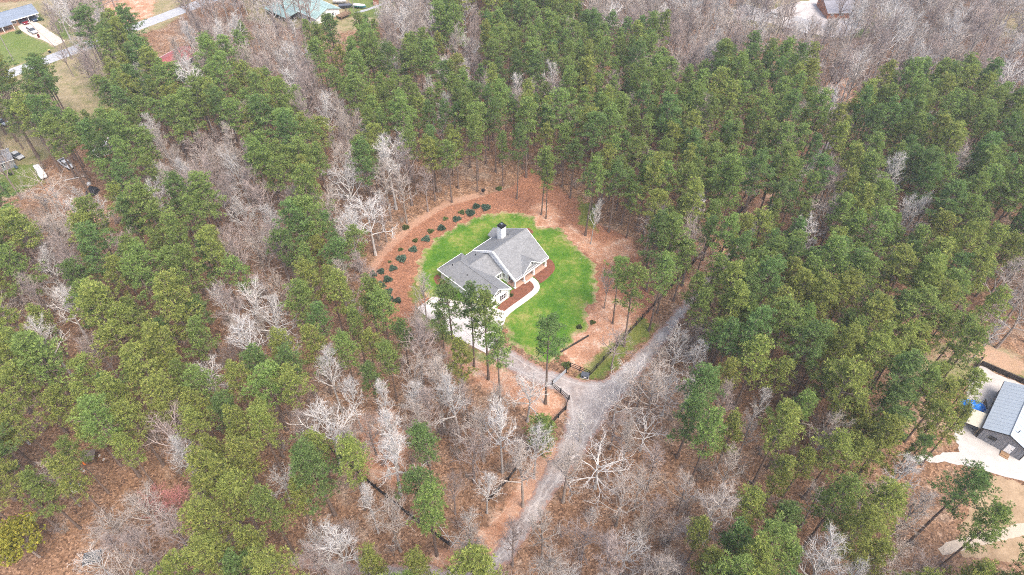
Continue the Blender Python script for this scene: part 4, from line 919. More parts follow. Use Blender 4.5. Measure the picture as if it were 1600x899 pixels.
def bare_shape(seed, h, spread, form):
    rs = np.random.RandomState(seed); S = {1: [], 2: [], 3: []}
    up = {'up': 1.0, 'oak': .35, 'round': .6}[form]; th = h*{'up': .93, 'oak': .62, 'round': .72}[form]
    ln = trunk_line(rs, th, rs.uniform(.0, .05)); r0 = .0125*h; rad = r0*(1-.82*ln[:, 2]/th)+.015; rad[0] *= 1.3
    V, F = segs_mesh(ln[:-1], ln[1:], rad[:-1], rad[1:], 7); trunk = [(V, F, .5, 0)]
    def grow(p, d, L_, r, lev):
        n = 4 if lev == 1 else (3 if lev == 2 else 2); q = p; nodes = [p]
        for s in range(n):
            d = nrm(d+rs.normal(size=3)*(.20 if lev == 1 else .26)+np.array([0, 0, .16*up])); q2 = q+d*L_/n; ra = r*(1-.75*s/n); rb = r*(1-.75*(s+1)/n); S[lev].append((q, q2, ra, rb)); q = q2; nodes.append(q)
        nodes = np.array(nodes)
        if lev < 3:
            nc = {1: rs.randint(5, 8), 2: rs.randint(4, 7)}[lev]
            for c in range(nc):
                u = .28+.72*(c+rs.uniform(0, 1))/nc; x = u*n; i = min(int(x), n-1); pp = nodes[i]+(nodes[i+1]-nodes[i])*(x-i); dd = nrm(nodes[i+1]-nodes[i])
                side = nrm(np.cross(dd, rs.normal(size=3))); an = rs.uniform(.5, .95); grow(pp, nrm(dd*math.cos(an)+side*math.sin(an)), L_*rs.uniform(.34, .55)*(1.15-.45*u), max(r*.42, .011), lev+1)
    nl = {'up': 17, 'oak': 12, 'round': 14}[form]; az = rs.uniform(0, 6.28); lo = {'up': .42, 'oak': .42, 'round': .42}[form]
    for i in range(nl):
        u = lo+(1-lo)*(i+rs.uniform(0, .9))/nl; az += 2.4+rs.uniform(-.4, .4); p = along(ln, th*u); w = (u-lo)/(1-lo)
        el = {'up': .78+.5*w, 'oak': .15+.75*w, 'round': .66+.6*w}[form]+rs.uniform(-.12, .15)
        L_ = spread*{'up': 1.15*(1-.55*w), 'oak': 1.05*(1-.25*w), 'round': 1.1*(1-.3*w)}[form]*rs.uniform(.8, 1.15)
        grow(p, np.array([math.cos(az)*math.cos(el), math.sin(az)*math.cos(el), math.sin(el)]), L_, max(.045, r0*.6*(1-.4*w)), 1)
    parts = []
    for lev, n in ((1, 5), (2, 4), (3, 3)):
        a = S[lev]; V, F = segs_mesh([x[0] for x in a], [x[1] for x in a], [x[2] for x in a], [x[3] for x in a], n); parts.append((V, F, .5, 1))
    a = S[3]; P = np.array([x[0] for x in a]); Q = np.array([x[1] for x in a]); k = 2
    u = rs.uniform(.2, 1, (len(P)*k, 1)); B0 = np.repeat(P, k, 0)*(1-u)+np.repeat(Q, k, 0)*u; D = nrm(np.repeat(nrm(Q-P), k, 0)+rs.normal(size=(len(u), 3))*.55+np.array([0, 0, .25]))
    L3 = rs.uniform(.35, .85, (len(u), 1))*(h/15); s = nrm(np.cross(D, rs.normal(size=D.shape)))*.009
    V = np.stack([B0-s, B0+s, B0+D*L3], 1).reshape(-1, 3); parts.append((V, np.arange(len(V)).reshape(-1, 3), .5, 1))
    return trunk, parts, (B0+D*L3)
def brush_shape(seed, h):
    rs = np.random.RandomState(seed); S0, S1, Ra, Rb = [], [], [], []
    for i in range(16):
        p = np.array([rs.normal()*.35, rs.normal()*.35, 0]); d = nrm(np.array([rs.normal()*.45, rs.normal()*.45, 1])); L_ = h*rs.uniform(.6, 1.1)
        for s in range(3):
            d = nrm(d+rs.normal(size=3)*.18); q = p+d*L_/3; S0.append(p); S1.append(q); Ra.append(.022*(1-.3*s)); Rb.append(.022*(.7-.3*s))
            for _ in range(4):
                e = nrm(d+rs.normal(size=3)*.7); l2 = L_*rs.uniform(.15, .33); q0 = p+(q-p)*rs.uniform(0, 1); S0.append(q0); S1.append(q0+e*l2); Ra.append(.011); Rb.append(.005)
            p = q
    V, F = segs_mesh(S0, S1, Ra, Rb, 3); return V, F
def mesh_of(name, parts, mats):
    V, F, T_, M_ = tris_to_quads_join(parts)
    if len(mats) == 1: M_ = np.zeros(len(F))
    me = np_mesh(name, V, F, attrs={'tone': T_}, mi=M_)
    for q in mats: me.materials.append(q)
    return me

# variants
pine_v = []; pine_joint = []
for i, (h, rc, cf) in enumerate([(22,2.9,.48),(20,2.5,.54),(24,3.2,.42),(18,2.4,.60),(21,3.1,.44),(23,2.6,.52),(19,2.8,.52),(25,3.6,.40)]):
    tr, cr = pine_shape(100+i, h, rc, cf); pine_v.append((h, mesh_of('pine_trunk', tr, [bark_p]), mesh_of('pine_crown', cr, [bark_p, PINE[1]])))
    pine_joint.append((h, tr+cr))
ytr, ycr = pine_shape(140, 10.5, 2.1, .78, 1.2); young_pine = (10.5, mesh_of('pine_trunk', ytr, [bark_p]), mesh_of('pine_crown', ycr, [bark_p, PINE[1]]))
bare_v = []; bare_joint = []
for i, (h, sp, fm_) in enumerate([(14,3.3,'up'),(16,3.6,'up'),(12,3.6,'round'),(15,4.6,'round'),(13,3.0,'up'),(15,5.2,'oak'),(11,3.2,'round'),(17,4.2,'up')]):
    tr, cr, tips = bare_shape(200+i, h, sp, fm_); bare_v.append((h, fm_, mesh_of('bare_trunk', tr, [BTR[0]]), mesh_of('bare_crown', cr, [BTR[0], BARE[0]]), tips)); bare_joint.append((h, tr+cr))

# ------------------------------------------------------------------ where trees stand: what each 40 x 37.5 px patch of the photo is crowned with
GRID = """..dd...ddddd...DDPMPPPPDDDDDddd..dDDDDDd
...dP..DDMDMPPPDDMDPPPMPPPDDDDPPd.DDDDDd
...dPPddPMDDPPPPPDDPPMPPPPDDPPPMDdDDDDDD
PP..PPPPPPPDDPPPDPMPDDPPPPPPPPPPddMPPPPD
PP..PPPPPPPPDDPPPPPPPPPPPPPPPpPPdPPPPPPP
DDPPPDMDDPPPPDPDPPPPPPPPMPPDPPPPM.PPPPPP
dDDPPMDDDDPPPDPDPPpppPPPPPPPPPPp.PPPPdPP
.dDdPPDDDDDPDDDDPd...pPPPPPPPPPPDPMDPdPP
PdDdMPPPDDDDDDDdd.....pPPPPMdPPPDPPDMPPP
PDDPPPPPDDDPPDDd........PPPP.PPPPPPDPPPP
PDDPPPPPPDDPPPd........dMPPd.PPdPPPPPPPP
PDDPPPPPDPDDPPd........dpPP..PPPPPMPPPPD
dDDPPPPPDDDMPPPd.........PPPPPPPPPPPPPPD
PPdMPPPPDDDPPPPPD.........PPPPPPPPPPPPd.
PPPMPMPPDDPDMPPPDD......dDDDPPPPPPPPpp..
PPPPPPDPdPPPddPDDD......DDD.PPPPPPPPPp..
PPPMPPPPMPPPDDdDDDDdd.ddDDDPDPPPPdPPPP..
PPdPPPdPPPPDDDddDDDDd.ddDDDPDPPPPPPpPP..
PddpPPMPPPDPPDdDPDdddddDDDdPPDPPPPPPp...
PPPd.MDDPPdPPPdDPPDDd.dDDDDDPDMPPPPddp..
PPd.PDDDPPMPPPddPPdd..dDDDDDDPPPPPPdpp..
..dDDDDPPPPPdddddPD...dDDDDPPPPPPPPdpp..
..dDDDDdPPPPDDdPPddpddDDDDDPPPPDDPPddp..
...DMPdPPPPpDDPPP.PPpdDDDDDPPPPDDDdPddPP""".split('\n')
assert all(len(r) == 40 for r in GRID) and len(GRID) == 24, [len(r) for r in GRID]
# patches where the photo is more open than the map above: x0, y0, x1, y1 in px, and what stands there
THIN = [(1135,300,1205,362,'.'),(1128,362,1160,450,'P'),(400,0,480,37,'.'),(280,0,400,37,'.'),(400,37,480,75,'d'),(480,37,560,75,'p'),(0,187,80,225,'.'),(0,225,165,312,'.'),(40,312,120,337,'d'),(1200,37,1280,75,'d')]
def cell(px, py):
    for x0, y0, x1, y1, k_ in THIN:
        if x0 <= px < x1 and y0 <= py < y1: return k_
    if px < -150 or px > 1750 or py < -110 or py > 1010: return None
    return GRID[min(23, max(0, int(py//37.5)))][min(39, max(0, int(px//40)))]
block = [(WP['lawn'], .6), (WP['drive'], .1), (WP['pad'], .6), (WP['barnpad'], .4), (WP['street'], .8), (WP['housedrive'], 1.0), (WP['field'], .3)]
def rect(o_, rz, W, D, m_=1.2):
    c_, s_ = math.cos(rz), math.sin(rz); return ([(o_[0]+c_*x-s_*y, o_[1]+s_*x+c_*y) for x, y in ((0,0),(W,0),(W,D),(0,D))], m_)
block += [(GP([(572,470),(575,432),(605,390),(645,353),(695,322),(745,306),(800,296),(835,285),(870,300),(905,325),(935,360),(985,385),(1005,430),(1010,485),(920,580),(700,470)]), .2), rect((85.75,67.8), math.atan2(-4.85,5.46), 7.3, 13.5), rect(cpt(0,-3), R(44), 23, 13), rect((-62.4,243.2), R(140), 24, 10.4), rect((113.6,241.2), R(1.5), 13.2, 11), rect((94.9,230.4), ga, 8.3, 9.4), rect((-108.5,199), R(62), 12.5, 8.5), rect((176,252), R(-8), 13, 8), rect(G(150,248), R(35), 7, 4.2), rect(G(-32,280), R(38), 9, 6)]
for q in [(52,51),(106,260),(66,274),(28,246),(4,194),(1212,28),(145,301),(144,719),(118,763),(146,874),(531,6),(562,13),(588,7),(540,13)]:
    c_ = G(*q); block.append((rect((c_[0]-2.5, c_[1]-2.5), 0, 5, 5)[0], .3))
c_ = G(890,585); block.append((rect((c_[0]-4.5, c_[1]-3.5), 0, 10, 6)[0], .2))
block.append((rect((80.5, 64), math.atan2(-4.85,5.46), 9, 15)[0], .2))
fl = [GP([(921,587),(1185,302)]), GP([(863,603),(889,625),(838,690),(795,752),(762,786)]), GP([(500,688),(588,764),(702,852)])]
for l_ in fl: block.append((strip_poly(l_, .8), .3))
trees = []       # dict(kind, x, y, h, var, tone, label)
cellsz = 8.0; hashg = {}
def near(x, y, r, occ=hashg):
    ix, iy = int(x//cellsz), int(y//cellsz)
    for a in (-1, 0, 1):
        for b_ in (-1, 0, 1):
            for (qx, qy, qr) in occ.get((ix+a, iy+b_), ()):
                if (qx-x)**2+(qy-y)**2 < ((r+qr)/2)**2: return True
    return False
def put(x, y, r): hashg.setdefault((int(x//cellsz), int(y//cellsz)), []).append((x, y, r))
# trees that can be told apart: (kind, base px, height, crown scale, tone, label)
HAND = [
 ('pine',(852,631),24.5,1.0,0,2,'tall lone pine with rounded crown between the lawn and the gravel drive'),
 ('pine',(712,573),23.5,1.15,0,7,'broad dark pine standing in front of the house wing by the concrete driveway'),
 ('pine',(741,573),23,.8,0,1,'slim pine between two broader pines in front of the house wing'),
 ('pine',(763,593),26,.9,1,5,'tall straight pine with reddish bare trunk beside the concrete driveway'),
 ('young',(694,545),11,.8,1,0,'short thin pine at the outer edge of the concrete driveway'),
 ('pine',(723,632),19,.9,2,3,'yellow-green pine just below the concrete driveway in the straw'),
 ('pine',(783,643),24,.85,1,4,'leafy pine at the bend of the gravel drive before the gate'),
 ('young',(848,712),12,1.0,1,0,'young conical pine beside the sloping black board fence'),
 ('pine',(846,336),20,.85,1,6,'slender pine with tall bare trunk in the pale ring behind the house'),
 ('pine',(853,342),19,.8,1,1,'second slender pine sharing the pale ring behind the house'),
 ('pine',(808,311),22,.8,0,5,'bare-trunked pine at the wood edge behind the chimney'),
 ('pine',(915,368),23,1.0,1,0,'thick-trunked pine on red soil at the lawn edge behind the house'),
 ('bare',(923,381),13,.7,0,0,'leaning pale bare tree on red soil beside the thick-trunked pine'),
 ('pine',(957,506),19,.9,1,4,'pine standing alone in straw inside the long board fence'),
 ('bare',(944,482),14,.8,1,3,'pale bare tree next to the lone pine inside the long board fence'),
 ('pine',(1014,517),22,.95,1,2,'pine leaning over the long board fence beside the gravel drive'),
 ('pine',(1417,851),24,1.0,0,2,'dark long-trunked pine near the corner of the dry field'),
 ('pine',(1455,897),23,.9,1,5,'long-trunked pine by the sandy path over the dry field'),
 ('pine',(1487,800),12.5,.95,0,3,'open-crowned dark pine at the edge of the dry field'),
 ('pine',(1404,729),20,.9,2,6,'pine at the end of the white gravel track'),
 ('pine',(1439,727),18,.9,2,1,'yellow-green pine overhanging the white gravel track'),
 ('oak',(930,763),14.5,1.35,0,5,'large spreading white bare tree beside the gravel drive'),
 ('oak',(957,662),13,1.1,0,5,'spreading white bare tree leaning over the junction of the gravel drives'),
 ('bare',(995,640),12,1.1,1,3,'tangled tan bare tree beside the junction of the gravel drives'),
 ('bare',(1020,590),11,1.0,1,6,'low bare tree between the gravel drive and the bright green pine'),
 ('bare',(1050,570),12,1.1,0,3,'pale bare tree next to the shaded end of the gravel drive'),
 ('oak',(985,618),12,1.15,0,5,'wide white bare tree arching over the fork of the gravel drives'),
 ('oak',(1000,705),12,1.2,0,5,'wide white bare tree on the leafy slope across from the spreading white tree'),
 ('bare',(1035,650),13,1.2,0,3,'white bare tree just below the bright yellow-green bushy pine'),
 ('bare',(1075,600),13,1.2,0,7,'white upswept bare tree behind the bright yellow-green bushy pine'),
 ('bare',(1012,765),14,1.0,2,1,'tall rose-grey twin-limbed tree on the leafy slope'),
 ('bare',(1058,805),13,1.1,1,7,'tan bare tree with a long pale trunk on the leafy slope'),
 ('bare',(1165,680),14,.9,0,1,'white bare tree between two bushy yellow-green pines and the dense stand'),
 ('bare',(905,690),9,1.3,0,6,'low white tangled tree reaching over the gravel drive'),
 ('pine',(1072,556),19,1.1,1,0,'full-crowned pine shading the dark end of the gravel lane'),
 ('pine',(1100,512),20,1.1,1,4,'pine leaning its crown over the hidden stretch of gravel lane'),
 ('pine',(1128,478),21,1.1,0,2,'dark pine overhanging the gravel lane across from the long board fence'),
 ('pine',(1160,440),20,1.1,2,6,'yellow-green pine overhanging the gravel lane across from the red strip'),
 ('oak',(1048,592),12.5,1.1,0,5,'wide white bare tree screening the shaded end of the gravel drive'),
 ('bare',(1080,560),13,1.2,1,3,'tan bare tree at the wood edge above the shaded drive end'),
 ('pine',(1112,650),17,1.0,2,6,'bright yellow-green bushy pine above the bare trees by the drive junction'),
 ('pine',(1118,735),17,1.0,2,3,'bushy yellow-green pine among bare trees across from the spreading white tree'),
 ('bare',(350,637),14,1.2,0,3,'bright white bare tree surrounded by dense pines'),
 ('bare',(566,674),16.5,.85,0,0,'slender white bare tree on open straw, nearer the yellow bushy pines'),
 ('bare',(612,674),16,.85,0,1,'slender white bare tree on open straw with a low side limb'),
 ('bare',(592,833),15.5,.8,0,4,'thin white bare tree rising beside the close-boarded fence'),
 ('bare',(553,406),14,1.05,0,3,'white forking bare tree at the foot of the straw bed'),
 ('bare',(447,548),14,1.5,0,3,'wide pale dome-shaped bare tree among the pines beyond the driveway'),
 ('bare',(425,548),12,1.2,1,6,'tan bare tree at the side of the wide pale dome-shaped tree'),
 ('bare',(655,640),17,1.0,1,3,'brown twiggy bare tree standing below the outer driveway edge'),
 ('bare',(668,508),15,.9,1,7,'budding pale bare tree at the outer corner of the concrete driveway'),
 ('bare',(516,872),12,1.1,0,6,'white bare tree beside the gravel road near the thin fence-side tree'),
 ('bare',(735,838),10,.8,0,2,'small white bare tree in leaves by the fallen branches'),
 ('bare',(885,925),10,1.1,0,2,'bright white bare tree at the foot of the leafy slope'),
 ('bare',(917,840),10,.7,0,4,'small slim white tree just below the large spreading white tree'),
 ('bare',(455,785),12,1.1,0,3,'white many-limbed bare tree beside the bright pines'),
 ('bare',(262,838),14,1.3,1,3,'pale twiggy bare tree with dark trunk by the red-budded trees'),
 ('bare',(205,850),12,1.4,1,3,'cream hazy bare tree beside the dark netted play pen'),
 ('bare',(180,905),11,1.2,0,6,'low white bare tree past the dark netted play pen'),
 ('redbud',(300,810),11,1.0,3,6,'red-budded tree at the edge of the pines'),
 ('redbud',(262,815),11,1.1,3,2,'rose-budded tree between the pale twiggy tree and the pines'),
 ('leafy',(62,870),11,1.25,2,6,'yellow-green leafing tree in the leaf litter by the play pen'),
 ('pine',(65,792),22,1.3,0,2,'broad grey-green pine over the clearing with the white ring'),
 ('pine',(188,150),27,1.35,0,7,'big dark pine beside the street near the red-roofed house'),
 ('pine',(60,246),27,1.4,0,7,'big dark pine beside the grassy verge near the white sedan'),
 ('oak',(95,335),16,1.3,1,5,'large multi-stemmed bare tree spreading over the white van'),
 ('oak',(1365,118),18,1.35,0,5,'tall white spreading bare tree behind the brick house'),
 ('bare',(335,212),22,1.3,0,7,'tall grey bare tree in front of the red-roofed house'),
 ('bare',(468,150),17,1.3,0,1,'tall white upswept bare tree near the teal-roofed house'),
 ('bare',(425,105),19,1.3,1,7,'tall brown bare tree in front of the teal-roofed house'),
 ('bare',(115,120),12,1.0,2,3,'bare tree on the verge where the driveway meets the street'),
 ('bare',(130,72),11,1.2,1,6,'round bare tree beside the street opposite the red clay lot'),
]
for k_, px_, h_, sc_, tone_, var_, lab_ in HAND:
    x, y = G(*px_); trees.append(dict(kind=k_, x=x, y=y, h=h_, sc=sc_, tone=tone_, var=var_, label=lab_)); put(x, y, 4.6 if k_ != 'oak' else 7)
NT = 90000; rs = np.random.RandomState(42)
cx_, cy_ = rs.uniform(-250, 250, NT), rs.uniform(18, 305, NT); okm = np.ones(NT, bool)
for poly, mg in block: okm &= sdist(np.c_[cx_, cy_], poly) < -mg
pk = ((cx_+5)*12.9898+cy_*78.233)
for i in np.where(okm)[0]:
    x, y = cx_[i], cy_[i]; u = rs.uniform(0, 1, 6)
    hp = 15.5+9.5*u[0]; hb = 11+9*u[1]
    cp_ = cell(*PX(x, y, hp*.76)); cb = cell(*PX(x, y, hb*.68))
    kind = None
    if cp_ in ('P', 'p', 'M') and (cp_ != 'M' or u[2] < .5) and not (cp_ == 'P' and u[2] > .89 and cb == 'P'): kind = 'pine'; r = {'P': 3.3+1.2*u[3], 'p': 7.5, 'M': 4.2}[cp_]
    elif cp_ == 'P' and cb == 'P': kind = 'bare'; r = 4.0; hb = 11+6*u[1]
    elif cb in ('D', 'd', 'M'): kind = 'bare'; r = {'D': 3.1+1.3*u[3], 'd': 4.8, 'M': 4.2}[cb]
    if kind == 'pine' and cp_ == 'P' and x > 20 and y < 190: r *= .92
    if not kind or near(x, y, r): continue
    px, py = PX(x, y, 15)
    if kind == 'pine':
        yb = .25+.3*(py > 430)+.15*(px < 450)-.12*(py < 220); tone = 2 if u[4] < yb*.8 else (0 if u[4] > .74+.1*(py > 430) else 1)
        big_ = 1.06 if (px < 480 or py > 600) else 1.0
        trees.append(dict(kind='pine', x=x, y=y, h=hp, sc=(.86+.36*u[5])*big_, tone=tone, var=int(u[2]*7.99), label=None))
    else:
        tone = 0 if u[4] < .24 else (1 if u[4] < .6 else 2); trees.append(dict(kind='bare', x=x, y=y, h=hb, sc=.85+.4*u[5], tone=tone, var=[0,1,2,3,4,6,7][int(u[2]*6.99)], label=None))
    put(x, y, r)

# ------------------------------------------------------------------ labels that say which tree
LM = {'the twin white trees': G(590,674), 'the forked white tree': G(553,406), 'the young conical pine': G(848,712), 'the bird feeder': G(755,306), 'the lone lawn pine': G(852,631), 'the sandy field path': G(1540,840), 'the white gravel track': G(1420,716), 'the netted play pen': G(146,874), 'the orange brick house': (120,243), 'the utility cabinet': G(914,589), 'the carport house': (-176,236), 'the white outbuilding': G(150,248), 'the bright bushy pine': G(1112,650), 'the white upswept tree': G(468,150), 'the yellow leafing tree': G(62,870),
  'the white house': (-2,112), 'the concrete driveway': G(700,505), 'the drive junction': G(930,630), 'the grey metal barn': (90,70), 'the dry field': G(1560,800), 'the small brown-roofed shed': G(144,719), 'the white ring': G(118,763),
  'the parked white pickup': G(106,260), 'the red-roofed house': (-108,203), 'the teal-roofed house': (-70,242), 'the flat-roofed garage': (100,232), 'the straw bed': G(640,365), 'the farm gate': G(874,592), 'the close-boarded fence': G(640,806),
  'the long fence end': G(1185,302), 'the long board fence': G(1060,438), 'the lower gravel drive': G(830,810), 'the far gravel lane': G(1330,190), 'the street': G(200,47), 'the tan house': (180,252), 'the timber retaining wall': G(1560,585), 'the big spreading white tree': G(930,763), 'the bright white tree': G(350,637), 'the dome-shaped tree': G(447,548), 'the small grey-roofed house': G(-32,280), 'the red-budded trees': G(285,812)}
lmk = list(LM); lmp = np.array([LM[k] for k in lmk])
XY = np.array([(t_['x'], t_['y']) for t_ in trees]); isp = np.array([t_['kind'] in ('pine', 'young') for t_ in trees])
def label_for(i):
    t_ = trees[i]; d = np.hypot(*(lmp-XY[i]).T); o_ = np.argsort(d); a, b_ = lmk[o_[0]], lmk[o_[1]]
    dd = np.hypot(*(XY-XY[i]).T); nb_ = np.argsort(dd)[1:7]; np_ = isp[nb_].sum()
    if t_['kind'] == 'pine':
        size = 'tall' if t_['h'] > 22.8 else ('mid-height' if t_['h'] > 19.8 else 'short'); col = ('dark green', 'mid green', 'yellow-green')[t_['tone']]; ctx = 'among pines' if np_ >= 4 else 'among bare trees'; nm = 'pine'
    else:
        size = 'tall' if t_['h'] > 14.5 else ('mid-height' if t_['h'] > 11.5 else 'small'); col = ('white', 'tan', 'rose-grey')[t_['tone']]; ctx = 'hemmed in by pines' if np_ >= 4 else 'among bare trees'; nm = 'bare tree'
    wide = 'broad' if t_['sc'] > (1.0 if nm == 'pine' else 1.12) else ('narrow' if t_['sc'] < (.87 if nm == 'pine' else .98) else '')
    head = ' '.join(q for q in (size, wide, col, nm) if q)
    lab = f'{head} {ctx} close to {a}' if d[o_[0]] < 13 else f'{head} {ctx} between {a} and {b_}'
    if len(lab.split()) > 16: lab = f'{head} between {a} and {b_}'
    if len(lab.split()) > 16: lab = f'{head} {ctx} nearest to {a}'
    return lab

# ------------------------------------------------------------------ plant the trees
def inframe(t_):
    px, py = PX(t_['x'], t_['y'], t_['h']*.7); return -12 < px < 1612 and -8 < py < 925
def distc(t_): return math.dist((0, 0, CAM_H), (t_['x'], t_['y'], t_['h']*.6))
proto = {}
def place(t_, nm, parts, group, cat, label):
    h0 = parts[0]; k = t_['h']/h0; T = thing(nm, label, cat, (t_['x'], t_['y'], -.03), rnd.uniform(0, 6.28), group); T.scale = (k*t_['sc'], k*t_['sc'], k)
    T.rotation_euler = (rnd.uniform(-.03, .03), rnd.uniform(-.03, .03), rnd.uniform(0, 6.28))
    for pn, me, mt, slot in parts[1]:
        key = (pn, me.name)
        if key not in proto: o = bpy.data.objects.new(pn, me); proto[key] = o
        else: o = proto[key].copy()
        C.objects.link(o); o.parent = T
        if mt is not None:
            o.material_slots[slot].link = 'OBJECT'; o.material_slots[slot].material = mt
            if slot == 1 and nm != 'pine_tree': o.material_slots[0].link = 'OBJECT'; o.material_slots[0].material = BTR[t_['tone'] % 4]
    return T
order = sorted([i for i, t_ in enumerate(trees) if inframe(t_)], key=lambda i: (0 if trees[i]['label'] else 1, distc(trees[i])))
single = {'pine': set(), 'bare': set()}; cnt = {'pine': 0, 'bare': 0}
for i in order:
    k = 'pine' if trees[i]['kind'] in ('pine', 'young') else 'bare'
    if cnt[k] < 300: single[k].add(i); cnt[k] += 1
for i in sorted(single['pine'] | single['bare']):
    t_ = trees[i]; lab = t_['label'] or label_for(i)
    if t_['kind'] in ('pine', 'young'):
        h0, tm, cm = young_pine if t_['kind'] == 'young' else pine_v[t_['var']]
        place(t_, 'pine_tree', (h0, [('trunk', tm, None, 0), ('crown', cm, PINE[t_['tone']], 1)]), 'pines of the wood', 'pine', lab)
    elif t_['kind'] == 'leafy': place_leafy = i
    else:
        h0, fm_, tm, cm, tips = bare_v[t_['var']]
        place(t_, 'bare_tree', (h0, [('trunk', tm, BTR[t_['tone']], 0), ('crown', cm, BARE[t_['tone']], 1)]), 'bare trees of the wood', 'tree', lab)
# the yellow-green tree coming into leaf
t_ = trees[place_leafy]; h0, fm_, tm, cm, tips = bare_v[t_['var']]; rl = np.random.RandomState(9)
T = place(t_, 'leafing_tree', (h0, [('trunk', tm, BTR[1], 0), ('branches', cm, BARE[1], 1)]), None, 'tree', t_['label'])
tp = tips[rl.permutation(len(tips))[:2200]]; Vb, Fb, Tb = blades(rl, tp, nrm(rl.normal(size=tp.shape)+np.array([0, 0, .4])), 4, (.2, .38), .2, .8)
lf = link('crown', np_mesh('leaf_crown', Vb, Fb, attrs={'tone': Tb}), leafmat('spring_leaf', (.26, .27, .045), 1.3, .3), T)

# far woods and undergrowth: one object each, points carrying copies of whole trees
def scatter(name, label, cat, pts, metas):
    col = bpy.data.collections.new(name + '_source')
    for k, me in enumerate(metas): col.objects.link(bpy.data.objects.new(f'{name}_{k:02d}', me))
    P = np.array([(p[0], p[1], -.03) for p in pts], np.float32); me = bpy.data.meshes.new(name); me.vertices.add(len(P)); me.vertices.foreach_set('co', P.ravel())
    for nm, ty, vals in (('s_xy', 'FLOAT', [p[2] for p in pts]), ('s_z', 'FLOAT', [p[3] for p in pts]), ('rz', 'FLOAT', [p[4] for p in pts]), ('idx', 'INT', [p[5] for p in pts])):
        at = me.attributes.new(nm, ty, 'POINT'); at.data.foreach_set('value', vals)
    o = bpy.data.objects.new(name, me); C.objects.link(o); tag(o, label, cat, kind='stuff')
    ng = bpy.data.node_groups.new(name, 'GeometryNodeTree'); ng.interface.new_socket('Geometry', in_out='INPUT', socket_type='NodeSocketGeometry'); ng.interface.new_socket('Geometry', in_out='OUTPUT', socket_type='NodeSocketGeometry')
    N = ng.nodes; gi = N.new('NodeGroupInput'); go = N.new('NodeGroupOutput'); ip = N.new('GeometryNodeInstanceOnPoints'); ci = N.new('GeometryNodeCollectionInfo'); ci.inputs[0].default_value = col; ci.inputs['Separate Children'].default_value = True; ci.inputs['Reset Children'].default_value = True
    def na(nm, ty):
        a = N.new('GeometryNodeInputNamedAttribute'); a.data_type = ty; a.inputs[0].default_value = nm; return a.outputs[0]
    cs_ = N.new('ShaderNodeCombineXYZ'); sx = na('s_xy', 'FLOAT'); l = ng.links.new; l(sx, cs_.inputs[0]); l(sx, cs_.inputs[1]); l(na('s_z', 'FLOAT'), cs_.inputs[2])
    cr_ = N.new('ShaderNodeCombineXYZ'); l(na('rz', 'FLOAT'), cr_.inputs[2])
    ip.inputs['Pick Instance'].default_value = True; l(gi.outputs[0], ip.inputs['Points']); l(ci.outputs[0], ip.inputs['Instance']); l(na('idx', 'INT'), ip.inputs['Instance Index']); l(cr_.outputs[0], ip.inputs['Rotation']); l(cs_.outputs[0], ip.inputs['Scale']); l(ip.outputs[0], go.inputs[0])
    md = o.modifiers.new('scatter', 'NODES'); md.node_group = ng; return o
metas = []; hs = []
for v in range(6):
    h, parts = pine_joint[v]
    base = mesh_of('pine', parts, [bark_p, PINE[1]])
    for tone in range(3):
        me = base if tone == 1 else base.copy(); me.materials[1] = PINE[tone]; metas.append(me); hs.append(h)
pts = [(t_['x'], t_['y'], t_['h']/hs[3*(t_['var'] % 6)]*t_['sc'], t_['h']/hs[3*(t_['var'] % 6)], rnd.uniform(0, 6.28), 3*(t_['var'] % 6)+t_['tone']) for i, t_ in enumerate(trees) if t_['kind'] == 'pine' and i not in single['pine']]
scatter('pine_wood', 'dense far pine wood with green crowns closing together beyond the clearing', 'wood', pts, metas); npw = len(pts)
metas = []; hs = []
for v in (0, 1, 2, 3, 6, 7):
    h, parts = bare_joint[v]; base = mesh_of('bare', parts, [BTR[0], BARE[0]])
    for tone in range(3):
        me = base if tone == 0 else base.copy(); me.materials[0] = BTR[tone]; me.materials[1] = BARE[tone]; metas.append(me); hs.append(h)
vm = {0: 0, 1: 1, 2: 2, 3: 3, 6: 4, 7: 5, 4: 0, 5: 3}
pts = [(t_['x'], t_['y'], t_['h']/hs[3*vm[t_['var']]]*t_['sc'], t_['h']/hs[3*vm[t_['var']]], rnd.uniform(0, 6.28), 3*vm[t_['var']]+t_['tone']) for i, t_ in enumerate(trees) if t_['kind'] == 'bare' and i not in single['bare']]
scatter('bare_wood', 'grey leafless far wood of thin bare trees behind the pines', 'wood', pts, metas)
print('TREES', len(trees), 'pine stuff', npw, 'bare stuff', len(pts), cnt)
# undergrowth of leafless saplings
metas = []
for v in range(4):
    V, F = brush_shape(300+v, 2.6)
    for mt in (BARE[1], BARE[2]): metas.append(mesh_of('brush', [(V, F, .5, 0)], [mt]))
pts = []; n = 26000; bx_, by_ = rs.uniform(-250, 250, n), rs.uniform(20, 305, n); okb = np.ones(n, bool)
for poly, mg in block: okb &= sdist(np.c_[bx_, by_], poly) < -1.0
okb &= sdist(np.c_[bx_, by_], GP([(560,480),(570,432),(600,390),(640,355),(690,325),(740,310),(800,293),(826,262),(850,272),(912,318),(1012,372),(1030,430),(1022,520),(920,588),(900,620),(830,690),(700,620),(632,540)])) < 0
for i in np.where(okb)[0]:
    c_ = cell(*PX(bx_[i], by_[i], 1.5)); u = rs.uniform(0, 1, 4)
    pr = {'D': .45, 'd': .22, 'M': .25, 'P': .10, 'p': .1, '.': .0}.get(c_, 0)
    if u[0] < pr: k = .5+.9*u[1]; pts.append((bx_[i], by_[i], k, k*(.8+.5*u[2]), u[3]*6.28, int(u[2]*7.99)))
